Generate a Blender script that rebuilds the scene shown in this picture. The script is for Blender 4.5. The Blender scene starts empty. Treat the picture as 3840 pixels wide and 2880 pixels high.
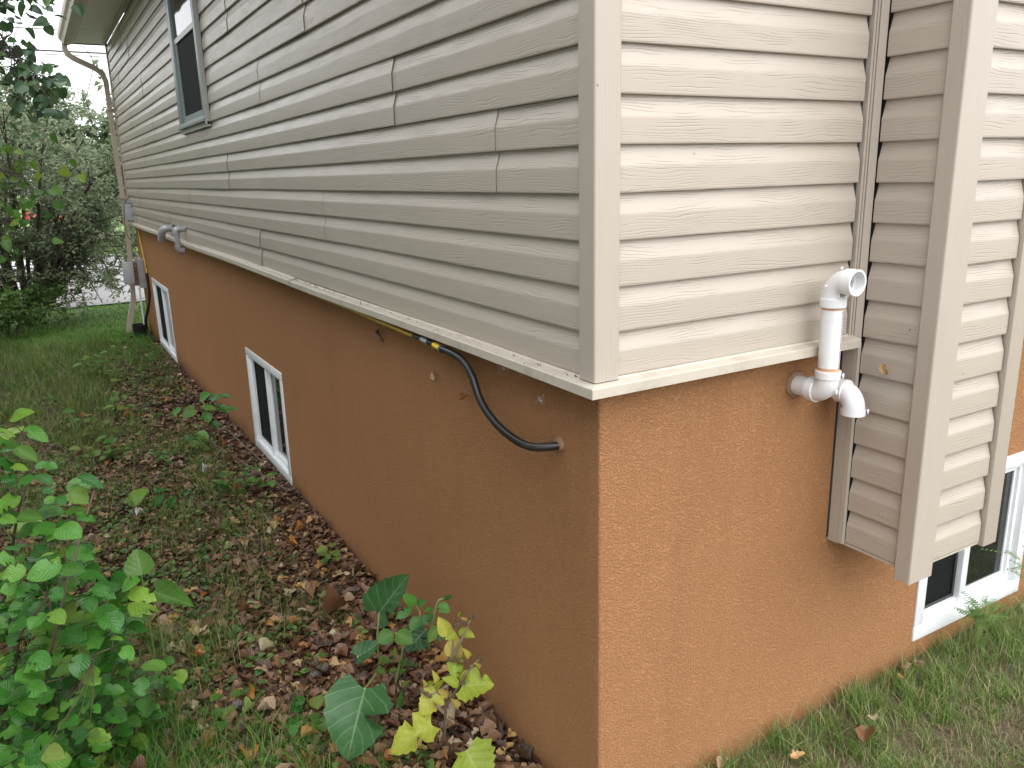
import bpy, math, random
import numpy as np
from mathutils import Vector, Matrix
random.seed(7); RNG = np.random.default_rng(11)
R = math.radians
scene = bpy.context.scene
COL = scene.collection

# ---------------------------------------------------------------- camera, world, sun, exposure
cam_d = bpy.data.cameras.new('camera'); cam = bpy.data.objects.new('camera', cam_d); COL.objects.link(cam)
cam_d.sensor_width = 36.0; cam_d.lens = 36.0 * 0.7861; cam_d.clip_end = 400; cam_d.clip_start = 0.05
_r = Matrix(((0.8628, 0.1490, -0.4830), (-0.5049, 0.2060, -0.8382), (-0.0254, 0.9671, 0.2529)))
_q = _r.to_quaternion(); _q.normalize()
cam.rotation_mode = 'QUATERNION'; cam.rotation_quaternion = _q
cam.location = (-1.169, -1.604, 1.953)
scene.camera = cam

SUN_EL, SUN_AZ = 54.0, 162.0      # elevation; azimuth measured from +Y clockwise
w = bpy.data.worlds.new('World'); scene.world = w; w.use_nodes = True
nt = w.node_tree; nt.nodes.clear()
sky = nt.nodes.new('ShaderNodeTexSky'); sky.sky_type = 'NISHITA'; sky.sun_disc = False
sky.sun_elevation = R(SUN_EL); sky.sun_rotation = R(SUN_AZ); sky.air_density = 1.0; sky.dust_density = 1.0; sky.ozone_density = 1.0
hs = nt.nodes.new('ShaderNodeHueSaturation'); hs.inputs['Saturation'].default_value = 0.22   # overcast: the blue is veiled
bg = nt.nodes.new('ShaderNodeBackground'); bg.inputs['Strength'].default_value = 0.15
wo = nt.nodes.new('ShaderNodeOutputWorld')
nt.links.new(sky.outputs[0], hs.inputs['Color']); cl = nt.nodes.new('ShaderNodeMix'); cl.data_type = 'RGBA'; cl.inputs[0].default_value = .75; cl.inputs[7].default_value = (6.8, 6.95, 7.1, 1)   # even cloud layer over most of the sky
nt.links.new(hs.outputs[0], cl.inputs[6]); nt.links.new(cl.outputs[2], bg.inputs['Color']); nt.links.new(bg.outputs[0], wo.inputs['Surface'])
sd = bpy.data.lights.new('sun', 'SUN'); sd.energy = 1.5; sd.angle = R(85); sd.color = (1.0, 0.975, 0.94)
sun = bpy.data.objects.new('sun', sd); COL.objects.link(sun)
_a = R(SUN_AZ); _e = R(SUN_EL)
sdir = Vector((math.sin(_a) * math.cos(_e), math.cos(_a) * math.cos(_e), math.sin(_e)))
sun.rotation_mode = 'QUATERNION'; sun.rotation_quaternion = sdir.to_track_quat('Z', 'Y'); sun.location = (3, -6, 8)
scene.view_settings.view_transform = 'Standard'; scene.view_settings.look = 'None'
scene.view_settings.exposure = 1.05; scene.view_settings.gamma = 1.0; scene.view_settings.use_curve_mapping = False
scene.cycles.max_bounces = 8; scene.cycles.transparent_max_bounces = 8

# ---------------------------------------------------------------- materials
def new_mat(name):
    m = bpy.data.materials.new(name); m.use_nodes = True
    n = m.node_tree.nodes; n.clear()
    out = n.new('ShaderNodeOutputMaterial'); b = n.new('ShaderNodeBsdfPrincipled')
    m.node_tree.links.new(b.outputs[0], out.inputs[0])
    return m, n, m.node_tree.links, b, out
def N(n, t, **k):
    x = n.new(t)
    for a, v in k.items():
        if a in x.inputs: x.inputs[a].default_value = v
        else: setattr(x, a, v)
    return x
def ramp(n, stops, interp='LINEAR'):
    r = n.new('ShaderNodeValToRGB'); e = r.color_ramp.elements; r.color_ramp.interpolation = interp
    e[0].position, e[0].color = stops[0][0], (*stops[0][1], 1)
    e[1].position, e[1].color = stops[-1][0], (*stops[-1][1], 1)
    for p, c in stops[1:-1]:
        x = e.new(p); x.color = (*c, 1)
    return r
def noise(n, l, vec, scale, detail=3, rough=.5, dist=0, ntype=None):
    x = n.new('ShaderNodeTexNoise'); x.inputs['Scale'].default_value = scale; x.inputs['Detail'].default_value = detail
    x.inputs['Roughness'].default_value = rough; x.inputs['Distortion'].default_value = dist
    if vec is not None: l.new(vec, x.inputs['Vector'])
    return x
def math_(n, l, op, a, b=None, c=None, clamp=False):
    x = n.new('ShaderNodeMath'); x.operation = op; x.use_clamp = clamp
    for i, v in enumerate((a, b, c)):
        if v is None: continue
        if isinstance(v, (int, float)): x.inputs[i].default_value = v
        else: l.new(v, x.inputs[i])
    return x.outputs[0]
def mixc(n, l, f, a, b, mode='MIX'):
    x = n.new('ShaderNodeMix'); x.data_type = 'RGBA'; x.blend_type = mode
    for i, v in ((0, f), (6, a), (7, b)):
        if isinstance(v, (int, float)): x.inputs[i].default_value = v
        elif isinstance(v, tuple): x.inputs[i].default_value = (*v, 1)
        else: l.new(v, x.inputs[i])
    return x.outputs[2]
def bump(n, l, h, strength, dist, b, prev=None):
    x = n.new('ShaderNodeBump'); x.inputs['Strength'].default_value = strength; x.inputs['Distance'].default_value = dist
    l.new(h, x.inputs['Height'])
    if prev is not None: l.new(prev, x.inputs['Normal'])
    if b is not None: l.new(x.outputs[0], b.inputs['Normal'])
    return x.outputs[0]
def simple(name, col, rough=.5, metal=0, vary=.08, scale=20, bmp=0, spec=.5, dirt=0, dirtcol=(.06, .05, .035)):
    m, n, l, b, o = new_mat(name)
    tc = n.new('ShaderNodeTexCoord')
    nz = noise(n, l, tc.outputs['Object'], scale, 4)
    c = mixc(n, l, nz.outputs[0], tuple(x * (1 - vary) for x in col), tuple(min(1, x * (1 + vary)) for x in col))
    if dirt:
        d = noise(n, l, tc.outputs['Object'], 9, 6, .65)
        f = math_(n, l, 'MULTIPLY', math_(n, l, 'SUBTRACT', d.outputs[0], .5, clamp=True), dirt * 4, clamp=True)
        c = mixc(n, l, f, c, dirtcol)
    l.new(c, b.inputs['Base Color']); b.inputs['Roughness'].default_value = rough; b.inputs['Metallic'].default_value = metal
    b.inputs['Specular IOR Level'].default_value = spec
    if bmp: bump(n, l, nz.outputs[0], bmp, .002, b)
    return m

def siding_material(name, along_v, base, amount=1.0):
    """embossed wood grain; UV is metres along the piece (u) and across it (v)"""
    m, n, l, b, o = new_mat(name)
    uv = n.new('ShaderNodeUVMap'); oi = n.new('ShaderNodeObjectInfo')
    add = N(n, 'ShaderNodeVectorMath', operation='ADD'); l.new(uv.outputs[0], add.inputs[0])
    cmb = n.new('ShaderNodeCombineXYZ'); l.new(math_(n, l, 'MULTIPLY', oi.outputs['Random'], 37.0), cmb.inputs[0]); l.new(math_(n, l, 'MULTIPLY', oi.outputs['Random'], 11.0), cmb.inputs[2])
    l.new(cmb.outputs[0], add.inputs[1])
    mp = N(n, 'ShaderNodeMapping'); mp.inputs['Scale'].default_value = (3.2, 13, 1) if not along_v else (13, 2.2, 1)
    l.new(add.outputs[0], mp.inputs[0])
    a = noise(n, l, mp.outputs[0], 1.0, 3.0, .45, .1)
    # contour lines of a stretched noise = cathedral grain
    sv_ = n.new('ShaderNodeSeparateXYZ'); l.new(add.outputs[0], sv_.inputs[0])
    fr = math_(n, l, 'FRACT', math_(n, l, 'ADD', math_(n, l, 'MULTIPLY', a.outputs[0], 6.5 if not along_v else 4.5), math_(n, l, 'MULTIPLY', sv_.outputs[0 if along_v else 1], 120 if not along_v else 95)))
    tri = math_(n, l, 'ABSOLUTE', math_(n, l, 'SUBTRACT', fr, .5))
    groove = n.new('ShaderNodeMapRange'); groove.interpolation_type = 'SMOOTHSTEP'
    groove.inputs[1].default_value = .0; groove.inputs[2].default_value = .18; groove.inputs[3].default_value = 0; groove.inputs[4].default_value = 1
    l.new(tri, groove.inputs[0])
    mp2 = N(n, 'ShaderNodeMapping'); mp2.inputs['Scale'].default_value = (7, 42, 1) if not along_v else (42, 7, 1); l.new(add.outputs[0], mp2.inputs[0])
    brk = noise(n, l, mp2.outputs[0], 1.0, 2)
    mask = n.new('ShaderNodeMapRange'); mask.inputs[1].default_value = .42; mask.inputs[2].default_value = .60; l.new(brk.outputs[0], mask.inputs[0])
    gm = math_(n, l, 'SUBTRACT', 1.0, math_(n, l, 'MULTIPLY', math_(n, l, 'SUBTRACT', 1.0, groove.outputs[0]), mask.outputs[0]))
    fine = noise(n, l, mp2.outputs[0], 6.0, 3)
    h = math_(n, l, 'ADD', gm, math_(n, l, 'MULTIPLY', fine.outputs[0], .12))
    bump(n, l, h, .65 * amount, .0009, b)
    tc = n.new('ShaderNodeTexCoord')
    big = noise(n, l, tc.outputs['Object'], 2.3, 4)
    c = mixc(n, l, big.outputs[0], tuple(x * .95 for x in base), tuple(x * 1.04 for x in base))
    # groove shade painted into the embossing colour, and scattered specks
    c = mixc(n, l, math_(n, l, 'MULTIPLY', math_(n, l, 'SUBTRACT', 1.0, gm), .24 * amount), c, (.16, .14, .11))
    dn = noise(n, l, tc.outputs['Object'], 5.0, 8, .7)
    c = mixc(n, l, math_(n, l, 'MULTIPLY', math_(n, l, 'SUBTRACT', dn.outputs[0], .56, clamp=True), .6, clamp=True), c, tuple(x * .72 for x in base))
    vo = N(n, 'ShaderNodeTexVoronoi'); vo.inputs['Scale'].default_value = 9; l.new(tc.outputs['Object'], vo.inputs['Vector'])
    c = mixc(n, l, math_(n, l, 'LESS_THAN', vo.outputs['Distance'], .022), c, (.1, .08, .06))
    c = mixc(n, l, math_(n, l, 'MULTIPLY', oi.outputs['Random'], .06), c, (.30, .27, .24))
    l.new(c, b.inputs['Base Color']); b.inputs['Roughness'].default_value = .34; b.inputs['Specular IOR Level'].default_value = .5
    return m
BEIGE = (.455, .400, .338)
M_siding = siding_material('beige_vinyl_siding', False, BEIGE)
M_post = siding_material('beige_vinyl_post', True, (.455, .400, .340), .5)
M_post_smooth = simple('beige_vinyl_smooth', (.46, .405, .34), .4, vary=.03)
M_trim = simple('cream_flashing', (.53, .48, .40), .38, vary=.05, dirt=.35)
M_gutter = simple('beige_gutter', (.46, .39, .31), .4, vary=.06, dirt=.3)
M_fascia = simple('grey_beige_fascia', (.50, .46, .40), .4, vary=.05)
M_soffit = simple('cream_soffit', (.64, .62, .54), .35, vary=.05, dirt=.15)
M_roof = simple('dark_shingles', (.06, .055, .05), .9, vary=.4, scale=40)
M_core = simple('dark_sheathing', (.03, .027, .024), .9)
M_white = simple('white_vinyl_frame', (.78, .80, .82), .35, vary=.03, dirt=.12)
M_pvc = simple('white_pvc', (.80, .80, .81), .3, vary=.02, dirt=.08)
M_primer = simple('orange_primer', (.62, .35, .22), .5, vary=.3, scale=60)
M_teal = simple('grey_green_window_frame', (.22, .27, .262), .38, vary=.06)
M_teal_light = simple('pale_window_trim', (.40, .42, .40), .38, vary=.06)
M_screen = simple('dark_screen', (.010, .011, .012), .75, vary=.3, scale=300, spec=.12)
M_greymetal = simple('galvanised_grey', (.36, .37, .38), .38, .3, vary=.12, dirt=.25)
M_greybox = simple('grey_utility_box', (.42, .46, .48), .4, vary=.05, dirt=.1)
M_brownmetal = simple('brown_bracket', (.16, .09, .07), .6, vary=.2)
M_black = simple('black_rubber', (.012, .012, .013), .32, vary=.3, scale=60, dirt=.25, dirtcol=(.12, .11, .1))
M_yellow = simple('yellow_gas_pipe', (.50, .36, .05), .45, vary=.15, dirt=.5)
M_brightyellow = simple('bright_yellow_tape', (.85, .60, .04), .4, vary=.08)
M_caulk = simple('caulk_brown', (.27, .165, .10), .45, vary=.3, scale=90, bmp=.6)
M_ink = simple('print_ink', (.05, .05, .06), .6)
M_label = simple('paper_label', (.80, .80, .76), .5, vary=.03)
M_wire = simple('power_line', (.04, .04, .045), .6)
M_cobweb = simple('cobweb', (.5, .48, .44), .8)
M_interior_shade = simple('pale_blind', (.45, .50, .45), .7)

def glass_mat():
    m, n, l, b, o = new_mat('window_glass')
    tc = n.new('ShaderNodeTexCoord'); nz = noise(n, l, tc.outputs['Object'], 1.3, 2)
    b.inputs['Base Color'].default_value = (.012, .014, .014, 1); b.inputs['Roughness'].default_value = .03
    b.inputs['Specular IOR Level'].default_value = .75
    bump(n, l, nz.outputs[0], .15, .01, b)
    return m
M_glass = glass_mat()

def stucco_mat():
    m, n, l, b, o = new_mat('orange_stucco')
    tc = n.new('ShaderNodeTexCoord'); P = tc.outputs['Object']
    g = noise(n, l, P, 260, 2, .55, .5)
    g2 = noise(n, l, P, 140, 2, .5, .8)
    v = N(n, 'ShaderNodeTexVoronoi'); v.inputs['Scale'].default_value = 170; v.feature = 'SMOOTH_F1'; l.new(P, v.inputs['Vector'])
    h = math_(n, l, 'ADD', math_(n, l, 'MULTIPLY', g.outputs[0], 1.0), math_(n, l, 'ADD', math_(n, l, 'MULTIPLY', g2.outputs[0], .8), math_(n, l, 'MULTIPLY', v.outputs['Distance'], .5)))
    hr = n.new('ShaderNodeMapRange'); hr.interpolation_type = 'SMOOTHSTEP'; hr.inputs[1].default_value = .85; hr.inputs[2].default_value = 1.35; l.new(h, hr.inputs[0])
    big = noise(n, l, P, 1.6, 5, .6)
    c = mixc(n, l, big.outputs[0], (.405, .200, .093), (.465, .240, .114))
    pit = math_(n, l, 'MULTIPLY', math_(n, l, 'SUBTRACT', 1.0, hr.outputs[0], clamp=True), .30)  # shade of the pits put into the colour so the grain reads
    c = mixc(n, l, pit, c, (.17, .075, .03))
    # thin run-down stains under the flashing
    mp = N(n, 'ShaderNodeMapping'); mp.inputs['Scale'].default_value = (5, 5, .6); l.new(P, mp.inputs[0])
    st = noise(n, l, mp.outputs[0], 1.0, 5, .65)
    c = mixc(n, l, math_(n, l, 'MULTIPLY', math_(n, l, 'SUBTRACT', st.outputs[0], .53, clamp=True), .8, clamp=True), c, (.20, .10, .045))
    # soil splashed up the foot of the wall
    gp_ = n.new('ShaderNodeNewGeometry'); sp_ = n.new('ShaderNodeSeparateXYZ'); l.new(gp_.outputs['Position'], sp_.inputs[0]); sn_ = noise(n, l, P, 16, 6, .7)
    sf_ = n.new('ShaderNodeMapRange'); sf_.inputs[1].default_value = .10; sf_.inputs[2].default_value = -.06; sf_.inputs[3].default_value = 0; sf_.inputs[4].default_value = .6
    l.new(math_(n, l, 'MULTIPLY_ADD', sn_.outputs[0], -.22, math_(n, l, 'ADD', sp_.outputs[2], .11)), sf_.inputs[0])
    c = mixc(n, l, sf_.outputs[0], c, (.17, .095, .05))
    # mauve-brown old paint showing along the foot of the wall
    sx = n.new('ShaderNodeSeparateXYZ'); geo = n.new('ShaderNodeNewGeometry'); l.new(geo.outputs['Position'], sx.inputs[0])
    en = noise(n, l, P, 7, 4, .6)
    lim = math_(n, l, 'MULTIPLY_ADD', en.outputs[0], .14, -.055)
    ff = n.new('ShaderNodeMapRange'); ff.inputs[1].default_value = 0; ff.inputs[2].default_value = .012; ff.inputs[3].default_value = 0; ff.inputs[4].default_value = .75
    l.new(math_(n, l, 'SUBTRACT', lim, math_(n, l, 'ADD', sx.outputs[2], math_(n, l, 'MULTIPLY', math_(n, l, 'MAXIMUM', math_(n, l, 'SUBTRACT', sx.outputs[1], 3.5), 0), .014))), ff.inputs[0])
    c = mixc(n, l, ff.outputs[0], c, (.20, .075, .065))
    l.new(c, b.inputs['Base Color']); b.inputs['Roughness'].default_value = .85; b.inputs['Specular IOR Level'].default_value = .12
    bump(n, l, hr.outputs[0], 1.0, .0028, b)
    return m
M_stucco = stucco_mat()

def leaf_mat(name, stops, trans=.35, rough=.35, vein=(.25, .35, .12), spots=0.0, side=7.0, spec=.5):
    """random colour per leaf: object random + 'tint' attribute; UV (0..1 across, 0..1 along) draws the veins"""
    m, n, l, b, o = new_mat(name)
    oi = n.new('ShaderNodeObjectInfo'); at = n.new('ShaderNodeAttribute'); at.attribute_name = 'tint'
    r = math_(n, l, 'FRACT', math_(n, l, 'ADD', oi.outputs['Random'], at.outputs['Fac']))
    cr = ramp(n, stops); l.new(r, cr.inputs[0]); c = cr.outputs[0]
    tc = n.new('ShaderNodeTexCoord')
    nz = noise(n, l, tc.outputs['UV'] if vein else tc.outputs['Object'], 5 if vein else 35, 5, .65)
    hv = n.new('ShaderNodeHueSaturation'); l.new(c, hv.inputs['Color']); l.new(math_(n, l, 'MULTIPLY_ADD', nz.outputs[0], .7, .65), hv.inputs['Value'])
    c = hv.outputs[0]
    if vein:
        uv = n.new('ShaderNodeUVMap'); sx = n.new('ShaderNodeSeparateXYZ'); l.new(uv.outputs[0], sx.inputs[0])
        du = math_(n, l, 'ABSOLUTE', math_(n, l, 'SUBTRACT', sx.outputs[0], .5))
        mid = math_(n, l, 'LESS_THAN', du, .018)
        sv = math_(n, l, 'ABSOLUTE', math_(n, l, 'SUBTRACT', math_(n, l, 'FRACT', math_(n, l, 'SUBTRACT', math_(n, l, 'MULTIPLY', sx.outputs[1], side), math_(n, l, 'MULTIPLY', du, side * .7))), .5))
        svm = math_(n, l, 'MULTIPLY', math_(n, l, 'LESS_THAN', sv, .05), .55)
        f = math_(n, l, 'MAXIMUM', mid, svm)
        c = mixc(n, l, math_(n, l, 'MULTIPLY', f, .38), c, vein)
        bump(n, l, math_(n, l, 'ADD', math_(n, l, 'MULTIPLY', sv, 1.2), nz.outputs[0]), .5, .0028, b)
    if spots:
        vo = N(n, 'ShaderNodeTexVoronoi'); vo.inputs['Scale'].default_value = 11; l.new(tc.outputs['UV'], vo.inputs['Vector'])
        c = mixc(n, l, math_(n, l, 'LESS_THAN', vo.outputs['Distance'], spots), c, (.12, .07, .03))
    l.new(c, b.inputs['Base Color']); b.inputs['Roughness'].default_value = rough; b.inputs['Specular IOR Level'].default_value = spec
    if trans:
        t = n.new('ShaderNodeBsdfTranslucent'); mx = n.new('ShaderNodeMixShader'); mx.inputs[0].default_value = trans
        hb = n.new('ShaderNodeHueSaturation'); hb.inputs['Value'].default_value = 1.3; hb.inputs['Hue'].default_value = .49; l.new(c, hb.inputs['Color']); l.new(hb.outputs[0], t.inputs[0])
        l.new(b.outputs[0], mx.inputs[1]); l.new(t.outputs[0], mx.inputs[2]); l.new(mx.outputs[0], o.inputs[0])
    return m
M_leaf_green = leaf_mat('green_leaf', [(0, (.028, .12, .018)), (.5, (.052, .195, .024)), (.85, (.10, .27, .035)), (1, (.20, .32, .04))], .3, .22, spots=.13, vein=(.11, .24, .07))
M_leaf_bright = leaf_mat('bright_green_leaf', [(0, (.07, .20, .035)), (.6, (.13, .27, .05)), (1, (.22, .30, .06))], .45, .4)
M_leaf_dark = leaf_mat('dark_burdock_leaf', [(0, (.022, .085, .028)), (1, (.04, .12, .035))], .2, .42, vein=(.30, .42, .22), side=5)
M_leaf_burd = leaf_mat('light_burdock_leaf', [(0, (.07, .18, .03)), (1, (.10, .22, .035))], .35, .38, vein=(.30, .42, .16), side=5)
M_leaf_yel = leaf_mat('yellow_green_leaf', [(0, (.24, .36, .035)), (.5, (.38, .45, .05)), (.8, (.52, .50, .09)), (1, (.60, .48, .14))], .4, .45, vein=(.55, .60, .25), side=5, spots=.13)
M_leaf_poplar = leaf_mat('poplar_leaf', [(0, (.035, .085, .04)), (.6, (.055, .12, .05)), (1, (.09, .17, .05))], .28, .35, vein=None)
M_leaf_poplar_bright = leaf_mat('light_poplar_leaf', [(0, (.045, .13, .02)), (.5, (.08, .20, .025)), (1, (.20, .30, .04))], .45, .4, vein=None)  # brighter green leaf colour for the lower hanging limbs
M_leaf_willow = leaf_mat('silvery_shrub_leaf', [(0, (.12, .17, .09)), (.4, (.21, .28, .16)), (.75, (.33, .39, .26)), (1, (.44, .48, .30))], .5, .24, vein=None)
M_leaf_under = leaf_mat('undergrowth_leaf', [(0, (.045, .11, .022)), (.5, (.08, .17, .035)), (1, (.17, .26, .06))], .35, .4, vein=None)
M_leaf_far = leaf_mat('far_leaf', [(0, (.06, .10, .05)), (.5, (.10, .15, .07)), (1, (.18, .22, .10))], .3, .5, vein=None)
M_grass = leaf_mat('grass_blade', [(0, (.055, .125, .022)), (.5, (.11, .21, .036)), (.78, (.21, .29, .06)), (.9, (.28, .26, .11)), (1, (.38, .32, .18))], .3, .4, vein=None)
M_grass_green = leaf_mat('fresh_grass_blade', [(0, (.045, .145, .02)), (.65, (.085, .23, .03)), (.92, (.18, .32, .05)), (1, (.34, .31, .13))], .3, .38, vein=None)
M_grass_lawn = leaf_mat('lawn_grass_blade', [(0, (.07, .16, .026)), (.5, (.12, .25, .04)), (.76, (.24, .33, .075)), (.9, (.38, .36, .16)), (1, (.42, .35, .2))], .3, .4, vein=None)
M_thatch = leaf_mat('dry_thatch', [(0, (.16, .13, .07)), (.5, (.24, .20, .11)), (1, (.36, .30, .18))], .1, .7, vein=None)
DEAD = [(0, (.035, .017, .009)), (.25, (.09, .043, .021)), (.5, (.15, .072, .036)), (.75, (.21, .11, .06)), (.90, (.29, .18, .105)), (.95, (.46, .27, .08)), (1, (.44, .36, .24))]
M_dead = leaf_mat('dead_leaf', DEAD, .06, .38, vein=(.10, .055, .03), side=6, spec=.6)
M_dead_orange = leaf_mat('orange_dead_leaf', [(0, (.40, .17, .05)), (.5, (.50, .25, .07)), (1, (.55, .34, .16))], .15, .42, vein=(.30, .15, .05), spots=.2)
M_dead_pale = leaf_mat('pale_tan_leaf', [(0, (.30, .19, .13)), (.5, (.42, .30, .2)), (1, (.55, .50, .32))], .12, .42, vein=(.25, .16, .1))
M_dead_red = leaf_mat('rust_brown_leaf', [(0, (.12, .052, .026)), (1, (.24, .12, .06))], .08, .42, vein=(.12, .05, .03))
M_dead_green = leaf_mat('fallen_green_leaf', [(0, (.12, .22, .06)), (1, (.32, .40, .14))], .2, .4, vein=(.3, .35, .15))
M_bark = simple('grey_bark', (.075, .06, .048), .8, vary=.4, scale=50, bmp=1.0)
M_twig = simple('brown_twig', (.10, .070, .045), .6, vary=.3, scale=60)
M_stem_green = simple('green_stem', (.22, .30, .10), .5, vary=.2)
M_stem_purple = simple('purple_green_stem', (.20, .15, .10), .5, vary=.25)
M_burr = simple('burr_brown', (.10, .06, .035), .7, vary=.4, scale=200)
M_red = simple('red_petals', (.75, .05, .05), .5, vary=.2)
M_plasticwhite = simple('crumpled_white_paper', (.62, .60, .58), .5, vary=.15, scale=60)

def ground_mat():
    m, n, l, b, o = new_mat('soil_and_litter')
    geo = n.new('ShaderNodeNewGeometry'); P = geo.outputs['Position']
    vo = N(n, 'ShaderNodeTexVoronoi'); vo.inputs['Scale'].default_value = 34; vo.inputs['Randomness'].default_value = 1
    ds = noise(n, l, P, 12, 3); mx = N(n, 'ShaderNodeVectorMath', operation='ADD'); l.new(P, mx.inputs[0])
    sc = N(n, 'ShaderNodeVectorMath', operation='SCALE'); sc.inputs['Scale'].default_value = .05; l.new(ds.outputs['Color'], sc.inputs[0]); l.new(sc.outputs[0], mx.inputs[1])
    l.new(mx.outputs[0], vo.inputs['Vector'])
    sx = n.new('ShaderNodeSeparateColor'); l.new(vo.outputs['Color'], sx.inputs[0])
    cr = ramp(n, [(0, (.018, .009, .006)), (.4, (.05, .023, .013)), (.7, (.10, .046, .026)), (.9, (.17, .09, .05)), (1, (.25, .14, .08))]); l.new(sx.outputs[0], cr.inputs[0])
    soil = noise(n, l, P, 25, 8, .7)
    c = mixc(n, l, soil.outputs[0], cr.outputs[0], (.045, .030, .020))
    # moss/lawn: beyond y ~ 10.5 and on the open side (x > .3)
    sp = n.new('ShaderNodeSeparateXYZ'); l.new(P, sp.inputs[0])
    en = noise(n, l, P, 1.4, 5, .6)
    m1 = n.new('ShaderNodeMapRange'); m1.inputs[1].default_value = 8.6; m1.inputs[2].default_value = 11.0
    l.new(math_(n, l, 'ADD', sp.outputs[1], math_(n, l, 'MULTIPLY_ADD', en.outputs[0], 3.0, -1.5)), m1.inputs[0])
    gl = noise(n, l, P, 60, 5, .7)
    lawn = ramp(n, [(.2, (.07, .13, .02)), (.5, (.13, .23, .035)), (.8, (.22, .34, .06))]); l.new(gl.outputs[0], lawn.inputs[0])
    c = mixc(n, l, m1.outputs[0], c, lawn.outputs[0])
    m2 = n.new('ShaderNodeMapRange'); m2.inputs[1].default_value = .15; m2.inputs[2].default_value = .35; l.new(sp.outputs[0], m2.inputs[0])
    m2b = n.new('ShaderNodeMapRange'); m2b.inputs[1].default_value = 3.0; m2b.inputs[2].default_value = 2.0; l.new(sp.outputs[1], m2b.inputs[0])
    tn = noise(n, l, P, 90, 6, .75)
    th = ramp(n, [(.3, (.055, .038, .022)), (.5, (.13, .105, .06)), (.7, (.26, .22, .14))]); l.new(tn.outputs[0], th.inputs[0])
    mo = noise(n, l, P, 5, 4, .6)
    th2 = mixc(n, l, math_(n, l, 'MULTIPLY', math_(n, l, 'SUBTRACT', mo.outputs[0], .5, clamp=True), 4, clamp=True), th.outputs[0], (.07, .09, .025))
    c = mixc(n, l, math_(n, l, 'MULTIPLY', m2.outputs[0], m2b.outputs[0]), c, th2)
    l.new(c, b.inputs['Base Color']); b.inputs['Roughness'].default_value = .6; b.inputs['Specular IOR Level'].default_value = .35
    hh = math_(n, l, 'ADD', math_(n, l, 'MULTIPLY', sx.outputs[0], .6), math_(n, l, 'MULTIPLY', tn.outputs[0], 1.2))
    bump(n, l, hh, .9, .012, b)
    return m
M_ground = ground_mat()
def road_mat():
    m, n, l, b, o = new_mat('wet_pale_asphalt')
    geo = n.new('ShaderNodeNewGeometry'); P = geo.outputs['Position']
    a = noise(n, l, P, .7, 5, .6); f = noise(n, l, P, 80, 3)
    c = mixc(n, l, a.outputs[0], (.36, .34, .36), (.50, .47, .49))
    c = mixc(n, l, math_(n, l, 'MULTIPLY', f.outputs[0], .4), c, (.16, .15, .15))
    # tar-filled cracks
    vo = N(n, 'ShaderNodeTexVoronoi'); vo.feature = 'DISTANCE_TO_EDGE'; vo.inputs['Scale'].default_value = .35; l.new(P, vo.inputs['Vector'])
    c = mixc(n, l, math_(n, l, 'LESS_THAN', vo.outputs['Distance'], .006), c, (.03, .03, .03))
    l.new(c, b.inputs['Base Color']); b.inputs['Roughness'].default_value = .24; b.inputs['Specular IOR Level'].default_value = .75
    bump(n, l, f.outputs[0], .25, .004, b)
    return m
M_road = road_mat()

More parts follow.
